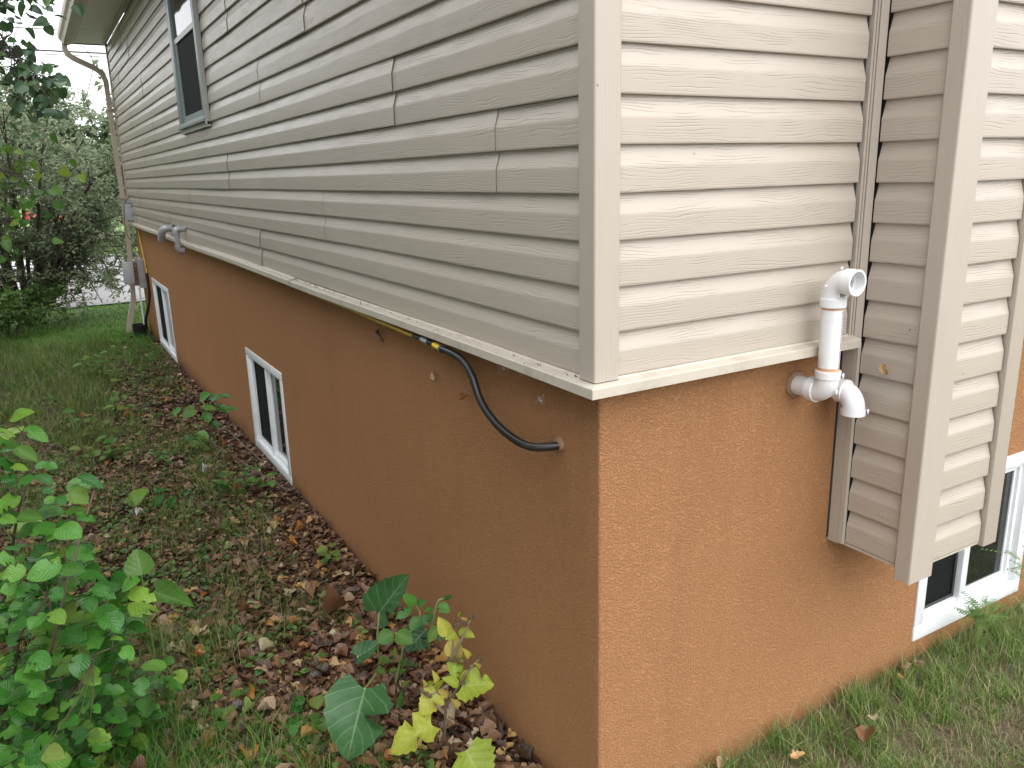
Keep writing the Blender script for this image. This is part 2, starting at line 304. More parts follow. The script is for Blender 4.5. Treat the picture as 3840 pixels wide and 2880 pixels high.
# ---------------------------------------------------------------- mesh helpers
class MB:
    """collects verts/faces (world coordinates) and builds ONE mesh object under its parent"""
    def __init__(s): s.v = []; s.f = []; s.uv = {}; s.smooth = False
    def add(s, vs, fs, uvs=None):
        k = len(s.v); s.v += [tuple(x) for x in vs]
        for i, f in enumerate(fs):
            s.f.append(tuple(a + k for a in f))
            if uvs: s.uv[len(s.f) - 1] = uvs[i]
        return s
    def box(s, a, b, bev=0):
        x0, y0, z0 = (min(a[i], b[i]) for i in range(3)); x1, y1, z1 = (max(a[i], b[i]) for i in range(3))
        if not bev:
            v = [(x, y, z) for x in (x0, x1) for y in (y0, y1) for z in (z0, z1)]
            return s.add(v, [(0, 1, 3, 2), (4, 6, 7, 5), (0, 4, 5, 1), (2, 3, 7, 6), (0, 2, 6, 4), (1, 5, 7, 3)])
        import bmesh
        bm = bmesh.new(); bmesh.ops.create_cube(bm, size=1)
        for q in bm.verts: q.co = Vector(((x0 + x1) / 2 + q.co.x * (x1 - x0), (y0 + y1) / 2 + q.co.y * (y1 - y0), (z0 + z1) / 2 + q.co.z * (z1 - z0)))
        bmesh.ops.bevel(bm, geom=bm.edges[:], offset=bev, segments=2, affect='EDGES', profile=.5)
        bm.verts.index_update(); vs = [q.co.copy() for q in bm.verts]; fs = [tuple(x.index for x in f.verts) for f in bm.faces]; bm.free()
        return s.add(vs, fs)
    def tube(s, pts, r, n=12, cap=True, r2=None):
        """round tube along pts; r a number or a list"""
        P = [Vector(p) for p in pts]; rs = r if isinstance(r, (list, tuple)) else [r] * len(P)
        T = [(P[min(i + 1, len(P) - 1)] - P[max(i - 1, 0)]).normalized() for i in range(len(P))]
        up = Vector((0, 0, 1)) if abs(T[0].z) < .9 else Vector((1, 0, 0))
        nrm = T[0].cross(up).normalized(); vs = []
        for i, p in enumerate(P):
            nrm = (nrm - T[i] * nrm.dot(T[i])).normalized(); bn = T[i].cross(nrm)
            for k in range(n):
                a = 2 * math.pi * k / n; vs.append(p + (nrm * math.cos(a) + bn * math.sin(a)) * rs[i])
        fs = [(i * n + k, i * n + (k + 1) % n, (i + 1) * n + (k + 1) % n, (i + 1) * n + k) for i in range(len(P) - 1) for k in range(n)]
        if cap: fs += [tuple(range(n))[::-1], tuple((len(P) - 1) * n + k for k in range(n))]
        return s.add(vs, fs)
    def sweep(s, pts, a, b, ref):
        """rectangular duct a x b along pts; ref = direction of side a"""
        P = [Vector(p) for p in pts]; vs = []; n = 4
        for i, p in enumerate(P):
            d0 = (P[i] - P[i - 1]).normalized() if i else None; d1 = (P[i + 1] - P[i]).normalized() if i < len(P) - 1 else None
            t = ((d0 or d1) + (d1 or d0)).normalized(); A = Vector(ref); A = (A - t * A.dot(t)).normalized(); B = t.cross(A)
            k = 1 / max(.5, t.dot(d1 or d0))
            for u, w_ in ((-1, -1), (1, -1), (1, 1), (-1, 1)): vs.append(p + A * u * a / 2 + B * w_ * b / 2 * k)
        fs = [(i * n + k, i * n + (k + 1) % n, (i + 1) * n + (k + 1) % n, (i + 1) * n + k) for i in range(len(P) - 1) for k in range(n)]
        fs += [(3, 2, 1, 0), tuple((len(P) - 1) * n + k for k in range(n))]
        return s.add(vs, fs)
    def build(s, name, mat, parent=None, smooth=None):
        me = bpy.data.meshes.new(name); off = Vector((0, 0, 0))
        if parent is not None:
            q = parent
            while q is not None: off += Vector(q.location); q = q.parent
        me.from_pydata([Vector(v) - off for v in s.v], [], s.f)
        if s.uv:
            ul = me.uv_layers.new(name='UVMap').data
            for p in me.polygons:
                if p.index in s.uv:
                    for li, c in zip(p.loop_indices, s.uv[p.index]): ul[li].uv = c
        if smooth or (smooth is None and s.smooth):
            me.polygons.foreach_set('use_smooth', [True] * len(me.polygons)); me.set_sharp_from_angle(angle=R(38))
        for m in (mat if isinstance(mat, (list, tuple)) else [mat]): me.materials.append(m)
        o = bpy.data.objects.new(name, me); COL.objects.link(o); o.parent = parent
        return o
def tag(o, label=None, cat=None, group=None, kind=None):
    if label: o['label'] = label
    if cat: o['category'] = cat
    if group: o['group'] = group
    if kind: o['kind'] = kind
    return o
def thing(name, label, cat, loc=(0, 0, 0), group=None):
    o = bpy.data.objects.new(name, None); COL.objects.link(o); o.location = loc; o.empty_display_size = .1
    return tag(o, label, cat, group)
def empty_part(name, parent, loc=(0, 0, 0)):
    o = bpy.data.objects.new(name, None); COL.objects.link(o); o.parent = parent; o.location = loc; o.empty_display_size = .1
    return o
def bezier(p, n=10):
    """smooth curve through points (Catmull-Rom)"""
    P = [Vector(q) for q in p]; P = [P[0] * 2 - P[1]] + P + [P[-1] * 2 - P[-2]]; out = []
    for i in range(1, len(P) - 2):
        for k in range(n):
            t = k / n; a, b, c, d = P[i - 1:i + 3]
            out.append(.5 * ((2 * b) + (-a + c) * t + (2 * a - 5 * b + 4 * c - d) * t * t + (-a + 3 * b - 3 * c + d) * t ** 3))
    return out + [P[-2]]

# ---------------------------------------------------------------- terrain
def ground_z(x, y):
    x = np.asarray(x, float); y = np.asarray(y, float)
    t = np.clip((y - 3.0) / 5.0, 0, 1); base = -.115 * t * t * (3 - 2 * t)
    side = np.clip((x - .2) / 1.5, 0, 1) * .06 * np.clip(1 - (y - 1) / 2, 0, 1) * np.clip(1 + (y + 3) / 3, 0, 1)
    left = np.clip((-x - .7) / 2.5, 0, 1) * .10 * np.clip(1 - (y - 8) / 4, 0, 1)
    b = .012 * np.sin(x * 5.1 + 1.3 * np.sin(y * 3.7)) * np.cos(y * 4.3 + x * 2.1) + .006 * np.sin(x * 13 + 2 * np.sin(y * 9)) * np.sin(y * 11 + 1)
    damp = np.clip((np.abs(y - 20) - 7.5) / -1.0, 0, 1)
    return base + side + left + b * (1 - damp)
S_ = .1145
def grid_ground():
    xs = np.concatenate([[-160, -80, -40, -20, -12, -8, -6], np.arange(-5, 4.01, .09), [5, 6.5, 9, 14, 25, 50, 90, 160]])
    ys = np.concatenate([[-120, -60, -30, -15, -9, -6, -4.5], np.arange(-3.6, 13.3, .1), [13.6, 14.2, 15, 17, 20, 24, 28, 34, 45, 70, 120, 250]])
    X, Y = np.meshgrid(xs, ys); Z = ground_z(X, Y)
    Z[(X > .3) & (X < 60) & (Y > .3) & (Y < 10.6)] -= .3        # the house stands here
    nx, ny = len(xs), len(ys)
    idx = np.arange(nx * ny).reshape(ny, nx)
    q = np.stack([idx[:-1, :-1], idx[:-1, 1:], idx[1:, 1:], idx[1:, :-1]], -1).reshape(-1, 4)
    return np.stack([X, Y, Z], -1).reshape(-1, 3), q
def np_mesh(name, V, F, mats, parent=None, smooth=False, tint=None, uv=None, matidx=None):
    me = bpy.data.meshes.new(name); V = np.asarray(V, np.float32); F = np.asarray(F, np.int32); k = F.shape[1]
    if parent is not None: V = V - np.array(parent.location, np.float32)
    me.vertices.add(len(V)); me.vertices.foreach_set('co', V.ravel())
    me.loops.add(F.size); me.loops.foreach_set('vertex_index', F.ravel())
    me.polygons.add(len(F)); me.polygons.foreach_set('loop_start', np.arange(0, F.size, k, dtype=np.int32))
    if tint is not None:
        a = me.attributes.new('tint', 'FLOAT', 'POINT'); a.data.foreach_set('value', np.asarray(tint, np.float32))
    if uv is not None:
        ul = me.uv_layers.new(name='UVMap'); ul.data.foreach_set('uv', np.asarray(uv, np.float32)[F.ravel()].ravel())
    for m in (mats if isinstance(mats, (list, tuple)) else [mats]): me.materials.append(m)
    if matidx is not None: me.polygons.foreach_set('material_index', np.asarray(matidx, np.int32))
    me.update(calc_edges=True); me.validate()
    if smooth: me.polygons.foreach_set('use_smooth', [True] * len(me.polygons))
    o = bpy.data.objects.new(name, me); COL.objects.link(o); o.parent = parent
    return o
_v, _q2 = grid_ground()
tag(np_mesh('ground', _v, _q2, M_ground, smooth=True), kind='structure')
# road across the end of the garden
_rb = MB(); _xs = [-90, -40, -15, -6, -2, 0, 2, 6, 15, 40, 90]
for i in range(len(_xs) - 1):
    e = lambda x: 14.15 + .05 * math.sin(x)
    _rb.add([(_xs[i], e(_xs[i]), -.085), (_xs[i + 1], e(_xs[i + 1]), -.085), (_xs[i + 1], 25.5, -.085), (_xs[i], 25.5, -.085)], [(0, 1, 2, 3)])
tag(_rb.build('road', M_road), kind='structure')
# ================================================================ THE HOUSE
XE, YE, ZS = 6.0, 10.92, 3.73            # extents; soffit height
house = thing('house', 'beige sided house on an orange stucco foundation seen from its near corner', 'house', (0, 0, 0))
PITCH = .1145; Z0 = 1.4427               # course height; bottom edge of the lowest course
PROFILE = [(-.0130, .0), (-.0010, .0), (0, .0016), (0, .006), (-.0003, .0585), (-.0005, .0630), (-.0016, .0672), (-.0032, .0712), (-.0125, .1035), (-.0129, .106), (-.0130, .1145)]

def siding_panel(parent, fr, u0, u1, z0, pitch=PITCH, out=0.0, waves=0.0, rows=2, name='siding_panel', taper=0.0):
    """fr = (origin, along, outward); one vinyl panel of `rows` courses"""
    O, A, B = (Vector(q) for q in fr); L = u1 - u0; n = max(1, int(L / .16)) if waves else 1
    k = pitch / .1145; prof = []
    for r in range(rows): prof += [(o + out, z * k + r * pitch, r) for o, z in PROFILE]
    seedp = random.uniform(0, 50); vs = []; fs = []; uvs = []; acc = [0]
    for i in range(1, len(prof)): acc.append(acc[-1] + math.hypot(prof[i][0] - prof[i - 1][0], prof[i][1] - prof[i - 1][1]))
    v0 = (z0 * 3.7) % 5
    for i in range(n + 1):
        u = u0 + L * i / n
        for j, (o, z, r) in enumerate(prof):
            wv = waves * (math.sin(u * 2.3 + seedp) + .6 * math.sin(u * 5.1 + seedp * 2)) if waves else 0
            wz = waves * .8 * math.sin(u * 1.7 + seedp * 3) if waves else 0
            wv += taper * max(0, 1 - (u - u0) / max(.6, L * .5))
            vs.append(O + A * u + B * (o + wv) + Vector((0, 0, z0 + z + wz)))
    m = len(prof); flip = A.cross(Vector((0, 0, 1))).dot(B) < 0
    for i in range(n):
        for j in range(m - 1):
            q = (i * m + j, (i + 1) * m + j, (i + 1) * m + j + 1, i * m + j + 1)
            ua, ub = u0 + L * i / n, u0 + L * (i + 1) / n; t = ((ua, v0 + acc[j]), (ub, v0 + acc[j]), (ub, v0 + acc[j + 1]), (ua, v0 + acc[j + 1]))
            if flip: q = q[::-1]; t = t[::-1]
            fs.append(q); uvs.append(t)
    # returned ends give the cut edge its thickness
    for i, u in ((0, u0), (n, u1)):
        base = len(vs)
        for j, (o, z, r) in enumerate(prof): vs.append(O + A * u + B * (o + (taper if i == 0 else 0) - .0013) + Vector((0, 0, z0 + z)))
        for j in range(m - 1):
            fs.append((i * m + j, i * m + j + 1, base + j + 1, base + j)); uvs.append(((0, 0),) * 4)
    mb = MB(); mb.add(vs, fs, uvs)
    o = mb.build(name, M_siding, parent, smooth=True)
    return o

FL = ((0, 0, 0), (0, 1, 0), (-1, 0, 0))      # long side wall: along +Y, outward -X
FF = ((0, 0, 0), (1, 0, 0), (0, -1, 0))      # front wall
WY0, WY1, WZ0, WZ1 = 4.545, 5.655, 2.36, 3.45   # upper window
seams = {0: [3.434, 7.049, 10.175], 1: [2.137, 5.814, 9.469], 2: [.482, 4.14, 7.754], 3: [1.215, 4.905, 8.487], 4: [3.097, 7.408],
         5: [2.186, 9.181], 6: [3.7, 7.857], 7: [1.3, 9.946], 8: [2.9, 8.6], 9: [1.9, 6.3, 9.2]}
wall = empty_part('side_wall', house)
for i in range(10):
    z = Z0 + 2 * PITCH * i
    cuts = [.055] + seams[i] + [YE - .07]
    for j in range(len(cuts) - 1):
        a, b = cuts[j], cuts[j + 1]
        lap = .022 if j < len(cuts) - 2 else 0
        pieces = [(a, b + lap)]
        if 4 <= i <= 8:
            pieces = []
            if a < WY0 - .02: pieces.append((a, min(b + lap, WY0 - .018)))
            if b > WY1 + .02: pieces.append((max(a, WY1 + .018), b + lap))
            pieces = [(p, q) for p, q in pieces if q - p > .05]
        for p, q in pieces:
            siding_panel(wall, FL, p, q, z, waves=.0010, taper=.0038 if (p != .055) else 0)
front = empty_part('front_wall', house)
for i in range(12):
    siding_panel(front, FF, .060, .957 - .003 * (i % 2), Z0 + 2 * PITCH * i, waves=.0004)
    if i < 12: siding_panel(front, FF, 1.50, 4.2, Z0 + 2 * PITCH * i)
# dark sheathing behind the siding, kept clear of the profile, with the window opening
core = MB()
core.box((.018, .018, Z0 - .01), (XE, WY0, ZS)); core.box((.018, WY0, Z0 - .01), (XE, WY1, WZ0)); core.box((.3, WY0, WZ0), (XE, WY1, ZS)); core.box((.018, WY1, Z0 - .01), (XE, YE - .01, ZS))
core.box((.018, .018, ZS), (XE, .05, 4.9))
core.build('sheathing', M_core, house)
# corner post: hollow L with a short return on each side
def corner_post(parent, cx, cy, z0, z1, wx, wy, p=.012, mat=None, name='corner_post', sx=1, sy=1):
    """outside corner at (cx - p*sx, cy - p*sy); faces wx / wy long"""
    x, y = cx - p * sx, cy - p * sy; r = .005
    pts = [(cx + wx * sx - .0, cy + .012 * sy), (cx + wx * sx, y + .003 * sy), (cx + wx * sx - .004 * sx, y), (x + r * sx, y), (x + r * .3 * sx, y + r * .3 * sy), (x, y + r * sy), (x, cy + wy * sy - .004 * sy), (x + .003 * sx, cy + wy * sy), (cx + .012 * sx, cy + wy * sy)]
    vs = [(a, b, z) for z in (z0, z1) for a, b in pts]; m = len(pts); fs = []; uvs = []; acc = [0]
    for i in range(1, m): acc.append(acc[-1] + math.dist(pts[i], pts[i - 1]))
    for i in range(m - 1):
        q = (i, i + m, i + 1 + m, i + 1); t = ((acc[i], z0), (acc[i], z1), (acc[i + 1], z1), (acc[i + 1], z0))
        fs.append(q if sx * sy > 0 else q[::-1]); uvs.append(t if sx * sy > 0 else t[::-1])
    return MB().add(vs, fs, uvs).build(name, mat or M_post, parent, smooth=False)
corner_post(house, 0, 0, Z0 - .006, 4.4, .066, .057)
# far corner post
MB().box((-.012, YE - .075, Z0 - .006), (.01, YE, ZS), .003).build('corner_post', M_post_smooth, house)
# inner corner channel where the chase meets the front wall
CX, CZ0 = 1.017, .722; CHY = -.250
m = MB(); m.box((.9655, -.004, Z0 - .012), (.974, .014, 4.4)); m.box((.9765, -.006, Z0 - .012), (.9835, .014, 4.4)); m.box((.9655, .0145, Z0 - .012), (.9835, .017, 4.4)); m.build('corner_channel', M_post_smooth, house)
vs = MB(); vs.add([(.9865, -.008, Z0 - .02), (.9865, -.008, 4.4), (1.0135, -.014, 4.4), (1.0135, -.014, Z0 - .02)], [(0, 1, 2, 3)], [((0, 0), (0, 3), (.03, 3), (.03, 0))])
vs.box((.987, -.0075, Z0 - .02), (1.013, .014, 4.4)); vs.build('corner_channel', M_post, house)
# dark gap strip recessed behind the channels
MB().box((.955, .012, Z0), (.9655, .0175, 4.4)).build('gap_backing', M_core, house)

# starter flashing with a drip lip
fl = MB(); zt, zl, zb = 1.4365, 1.4305, 1.4035
def ledge(O, A, B, u0, u1, segs, mit0=0, mit1=0):
    """A along, B outward"""
    O, A, B = Vector(O), Vector(A), Vector(B); pr = [(-.012, zt + .010), (.001, zt + .004), (.004, zt), (.0335, zl + .0005), (.0365, zl - .002), (.037, zb), (.034, zb - .001), (.0325, zb + .002), (.0325, zl - .006), (-.03, zl - .006)]
    out = []
    for k in range(segs):
        a = u0 + (u1 - u0) * k / segs; b = u0 + (u1 - u0) * (k + 1) / segs; m = MB(); n = max(1, int((b - a) / .3))
        bow = .0012 * (1 if k % 2 else -1)
        for i in range(n):
            ua, ub = a + (b - a) * i / n, a + (b - a) * (i + 1) / n
            vs = []
            for u in (ua, ub):
                for o, z in pr:
                    uu = u
                    if u == u0: uu = u0 - (o * mit0)
                    if u == u1: uu = u1 + (o * mit1)
                    vs.append(O + A * uu + B * (o + bow) + Vector((0, 0, z + .0025 * math.sin(u * 1.9) + bow)))
            q = len(pr); fs = [(j, j + 1, q + j + 1, q + j) for j in range(q - 1)]
            m.add(vs, fs)
        m.build('flashing', M_trim, house)
ledge((0, 0, 0), (0, 1, 0), (-1, 0, 0), 0, YE - .02, 4, mit0=1)
ledge((0, 0, 0), (1, 0, 0), (0, -1, 0), 0, .985, 1, mit0=1)
ledge((0, 0, 0), (1, 0, 0), (0, -1, 0), 1.48, 4.2, 1)

# ---- stucco foundation with window openings
RC = .046
BW = [(3.43, 4.43, .0, .765), (8.33, 9.76, -.10, .775)]   # basement windows on the long side (y0, y1, z0, z1)
FW = (1.56, 2.30, .135, .80)                               # front basement window (x0, x1, z0, z1)
st = MB()
def holed(fix, u0, u1, z0, z1, holes, axis, depth, ch=.006):
    us = sorted({u0, u1, *[h[0] for h in holes], *[h[1] for h in holes]}); zs = sorted({z0, z1, *[h[2] for h in holes], *[h[3] for h in holes]})
    P = (lambda u, z, d=0: (fix + d, u, z)) if axis == 'y' else (lambda u, z, d=0: (u, fix + d, z))
    for i in range(len(us) - 1):
        for j in range(len(zs) - 1):
            a, b, c, d = us[i], us[i + 1], zs[j], zs[j + 1]
            if any(a >= h[0] and b <= h[1] and c >= h[2] and d <= h[3] for h in holes): continue
            st.add([P(a, c), P(b, c), P(b, d), P(a, d)], [(0, 1, 2, 3) if axis == 'x' else (3, 2, 1, 0)])
    for h in holes:
        a, b, c, d = h
        st.add([P(a, c), P(b, c), P(b, d), P(a, d), P(a, c, depth), P(b, c, depth), P(b, d, depth), P(a, d, depth)], [(0, 1, 5, 4), (1, 2, 6, 5), (2, 3, 7, 6), (3, 0, 4, 7)])
holed(RC, RC + .007, YE, -.5, 1.43, BW, 'y', .15)
holed(RC, RC + .007, 4.2, -.5, 1.43, [FW], 'x', .15)
st.add([(RC + .007, RC, -.5), (RC + .002, RC + .002, -.5), (RC, RC + .007, -.5), (RC + .007, RC, 1.43), (RC + .002, RC + .002, 1.43), (RC, RC + .007, 1.43)], [(0, 3, 4, 1), (1, 4, 5, 2)])
st.add([(RC, YE, -.5), (XE, YE, -.5), (XE, YE, 1.43), (RC, YE, 1.43)], [(3, 2, 1, 0)])
st.build('stucco_foundation', M_stucco, house)
MB().box((RC + .2, RC + .2, -.45), (XE, YE - .1, 1.425)).build('basement_core', M_core, house)

# ---- sliding basement windows (frame, sash bars, panes)
def slider(name, axis, u0, u1, z0, z1, face, label=None, near_light=None, mull=.5, fw=.055, mir=False):
    """face = coordinate of the wall plane; frame stands 4 mm proud; the wall goes inward in +direction"""
    wn = empty_part(name, house)
    if label: wn['label'] = label
    def B(a, b, c, d, p, q, bev=.003):
        return ((p, a, c), (q, b, d)) if axis == 'y' else ((a, p, c), (b, q, d))
    m = MB(); F0, F1 = face - .006, face + .055
    for a, b, c, d in ((u0, u1, z1 - fw, z1), (u0, u1, z0, z0 + fw * 1.15), (u0, u0 + fw, z0 + fw * 1.15, z1 - fw), (u1 - fw, u1, z0 + fw * 1.15, z1 - fw)):
        m.box(*B(a, b, c, d, F0, F1), bev=.004)
    m.build('frame', M_white, wn, smooth=True)
    i0, i1, j0, j1 = u0 + fw, u1 - fw, z0 + fw * 1.15, z1 - fw
    s = MB(); t = .024       # inner stepped track
    for a, b, c, d in ((i0, i1, j1 - t, j1), (i0, i1, j0, j0 + t), (i0, i0 + t, j0 + t, j1 - t), (i1 - t, i1, j0 + t, j1 - t)):
        s.box(*B(a, b, c, d, face + .018, face + .06))
    s.build('track', M_white, wn)
    mc = u0 + (u1 - u0) * mull
    MB().box(*B(mc - .02, mc + .02, j0, j1, face + .010, face + .05), bev=.003).build('mullion', M_white, wn, smooth=True)
    for k, (a, b, dp) in enumerate(((i0 + t, mc - .02, .040), (mc + .02, i1 - t, .036))):
        sb = MB(); q = .016
        for e, f, g, h in ((a, b, j1 - t - q, j1 - t), (a, b, j0 + t, j0 + t + q), (a, a + q, j0 + t + q, j1 - t - q), (b - q, b, j0 + t + q, j1 - t - q)):
            sb.box(*B(e, f, g, h, face + dp - .006, face + dp + .012))
        sb.build('sash', M_black if k == (0 if mir else 1) else M_white, wn)
        MB().box(*B(a + q, b - q, j0 + t + q, j1 - t - q, face + dp, face + dp + .006)).build('pane', M_screen if k == (1 if not mir else 0) else M_glass, wn)
    return wn
slider('basement_window', 'y', *BW[0], RC)
slider('basement_window', 'y', *BW[1], RC)
wn = slider('basement_window', 'x', *FW, RC, mir=True, mull=.45)
MB().box((1.97, .075, .50), (2.08, .0785, .74)).build('blind', M_interior_shade, wn)

# ---- upper double-hung window in grey-green frame
uw = empty_part('upper_window', house)
m = MB(); o0, o1 = -.030, .02; f = .075
for a, b, c, d in ((WY0, WY1, WZ0, WZ0 + f * .55), (WY0, WY1, WZ1 - f, WZ1), (WY1 - f * 1.7, WY1, WZ0 + f * .55, WZ1 - f), (WY0, WY0 + f, WZ0 + f * .55, WZ1 - f)):
    m.box((o0, a, c), (o1, b, d), .004)
m.build('frame', M_teal, uw, smooth=True)
m = MB(); m.box((-.034, WY0 - .012, WZ0 - .02), (.0, WY0 + .0, WZ1)); m.box((-.020, WY0 - .012, WZ0 - .034), (.002, WY1 + .005, WZ0 - .001)); m.build('casing', M_teal_light, uw)
MB().box((-.045, WY0 - .005, WZ0 + .0), (-.0305, WY1 + .012, WZ0 + .022), .003).build('sill', M_teal, uw)
zr = 2.985
m = MB(); m.box((-.012, WY0 + f, WZ0 + .041), (.01, WY0 + f + .05, zr)); m.box((-.012, WY1 - f * 1.7 - .06, WZ0 + .041), (.01, WY1 - f * 1.7, zr)); m.box((-.012, WY0 + f + .05, WZ0 + .041), (.01, WY1 - f * 1.7 - .06, WZ0 + .09)); m.build('lower_sash', M_teal, uw)
MB().box((-.016, WY0 + f, zr), (.012, WY1 - f * 1.7, zr + .04), .003).build('meeting_rail', M_teal_light, uw)
MB().box((-.002, WY0 + f + .05, WZ0 + .09), (.004, WY1 - f * 1.7 - .06, zr)).build('screen', M_screen, uw)
MB().box((-.008, WY0 + f, zr + .04), (-.003, WY1 - f * 1.7, WZ1 - f)).build('pane', M_glass, uw)

# ---- chimney chase (bump-out) on the front wall
CW = 1.435                                   # x of its right side
chase = empty_part('chimney_chase', house)
CP = .117
FS = ((CX, 0, 0), (0, -1, 0), (-1, 0, 0)); FR = ((0, CHY, 0), (1, 0, 0), (0, -1, 0))
cz = 1.782 - 9 * CP - .0
def one_course(fr, u0, u1, z): return siding_panel(chase, fr, u0, u1, z, pitch=CP, rows=1)
k = 0
while cz + CP * k < 4.3:
    z = cz + CP * k
    one_course(FS, .0165, -CHY - .022, z)
    one_course(FR, CX + .100, CW - .045 - .002 * (k % 2), z); k += 1
corner_post(chase, CX, CHY, CZ0 - .035, 4.4, .105, .044, p=.012)
m = MB(); m.box((CW - .040, CHY - .013, CZ0 - .012), (CW + .036, CHY + .03, 4.4), .005); m.build('corner_post', M_post_smooth, chase, smooth=True)
m = MB(); m.box((CX + .018, CHY + .018, CZ0 + .006), (CW - .02, .044, 4.4)); m.build('sheathing', M_core, chase)
MB().box((CX + .003, CHY + .004, CZ0 - .004), (CW, .045, CZ0 + .005)).build('bottom_board', M_trim, chase)
# channel against the wall: long one below the flashing
m = MB(); m.box((CX - .014, .004, CZ0 + .0), (CX + .002, .044, Z0 - .045)); m.build('wall_channel', M_post_smooth, chase)
v = MB(); v.add([(CX - .0145, .004, CZ0 + .004), (CX - .0145, .004, Z0 - .045), (CX - .0145, .040, Z0 - .045), (CX - .0145, .040, CZ0 + .004)], [(0, 1, 2, 3)], [((0, 0), (0, 1), (.04, 1), (.04, 0))]); v.build('wall_channel', M_post, chase)
MB().box((CX - .014, -.014, CZ0 + .004), (CX + .000, .003, Z0 - .03)).build('wall_channel', M_post_smooth, chase)
MB().box((CX - .018, .041, CZ0 + .01), (CX - .006, .0458, Z0 - .05)).build('caulk_line', M_core, chase)

# ---- soffit, fascia, gutter, roof
EX = -.40
pw = .31; y = -.35
me = None; k = 0
while y < YE - .01:
    y1 = min(y + pw, YE)
    if me is None or y1 - y < pw - 1e-6:
        m = MB(); a = 0; L = y1 - y; g = .006; vs = []; q = 3
        prof = []
        for j in range(q):
            c0 = L * j / q; prof += [(c0 + .001, g), (c0 + .006, 0), (c0 + L / q - .006, 0), (c0 + L / q - .001, g)]
        n = len(prof); vs = [(x, yy, ZS + z) for x in (EX, -.002) for yy, z in prof]
        m.add(vs, [(i, i + 1, n + i + 1, n + i) for i in range(n - 1)])
        o = m.build('soffit_panel', M_soffit, None); o.parent = house; me = o.data
    else:
        o = bpy.data.objects.new('soffit_panel', me); COL.objects.link(o); o.parent = house
    o.location = (0, y, 0); y += pw
MB().box((EX, -.35, ZS + .012), (-.002, YE, ZS + .02)).build('soffit_backing', M_core, house)
MB().box((-.03, -.0, ZS - .014), (-.0025, YE, ZS - .001), .003).build('soffit_channel', M_fascia, house)
MB().box((-.058, -.0, ZS - .006), (-.0305, YE, ZS - .0005)).build('soffit_channel', M_fascia, house)
m = MB(); m.box((EX - .022, -.35, ZS - .014), (EX, YE + .03, ZS + .15)); m.box((EX, -.35, ZS - .012), (EX + .03, YE + .03, ZS - .003)); m.build('fascia', M_fascia, house)
MB().box((EX, YE, ZS - .012), (.02, YE + .02, ZS + .12)).build('end_fascia', M_greymetal, house)
# K-style gutter (open channel with thickness)
gp = [(EX - .024, ZS + .12), (EX - .024, ZS - .025), (EX - .10, ZS - .025), (EX - .115, ZS + .02), (EX - .14, ZS + .05), (EX - .148, ZS + .085), (EX - .148, ZS + .115), (EX - .132, ZS + .115)]
gi = [(EX - .028, ZS + .12), (EX - .028, ZS - .021), (EX - .098, ZS - .021), (EX - .111, ZS + .022), (EX - .136, ZS + .052), (EX - .144, ZS + .087), (EX - .144, ZS + .111), (EX - .132, ZS + .111)]
m = MB(); n = len(gp)
vs = [(x, yy, z) for yy in (-.36, YE + .04) for x, z in gp + gi]
fs = [(i, i + 1, 2 * n + i + 1, 2 * n + i) for i in range(n - 1)] + [(n + i + 1, n + i, 3 * n + i, 3 * n + i + 1) for i in range(n - 1)]
fs += [(n - 1, 2 * n - 1, 4 * n - 1, 3 * n - 1), (0, 2 * n, 3 * n, n)]
fs += [tuple(range(n))[::-1], tuple(2 * n + i for i in range(n))]
m.add(vs, fs); m.build('gutter', M_gutter, house)
m = MB(); m.add([(EX - .03, -.4, ZS + .15), (EX - .03, YE + .1, ZS + .15), (XE, YE + .1, ZS + 2.6), (XE, -.4, ZS + 2.6), (EX - .03, -.4, ZS + .17), (EX - .03, YE + .1, ZS + .17), (XE, YE + .1, ZS + 2.62), (XE, -.4, ZS + 2.62)], [(0, 1, 2, 3), (7, 6, 5, 4), (0, 4, 5, 1), (1, 5, 6, 2), (2, 6, 7, 3), (3, 7, 4, 0)]); m.build('roof', M_roof, house)

# ---- downspout
ds = thing('downspout', 'beige rectangular downspout with elbows at the far end of the wall', 'downspout', (-.08, 10.9, 0))
yy = YE - .03
m = MB(); m.sweep([(-.487, yy, ZS - .018), (-.487, yy, ZS - .08), (-.465, yy, ZS - .14), (-.40, yy, ZS - .19), (-.17, yy, ZS - .30), (-.095, yy, ZS - .36), (-.062, yy, ZS - .46), (-.062, yy, ZS - .52)], .062, .075, (1, 0, 0)); m.build('elbow', M_gutter, ds)
m = MB(); m.sweep([(-.062, yy, ZS - .515), (-.062, yy, 1.30), (-.105, yy, .42)], .058, .07, (1, 0, 0)); m.build('pipe', M_gutter, ds)
m = MB(); m.sweep([(-.105, yy, .425), (-.110, yy, .36), (-.16, yy, .20), (-.215, yy, .0), (-.23, yy, -.09)], .066, .08, (1, 0, 0)); m.build('outlet', M_gutter, ds)
for z in (2.9, 1.75): MB().box((-.097, yy - .05, z), (-.0, yy + .05, z + .03), .004).build('strap', M_gutter, ds)

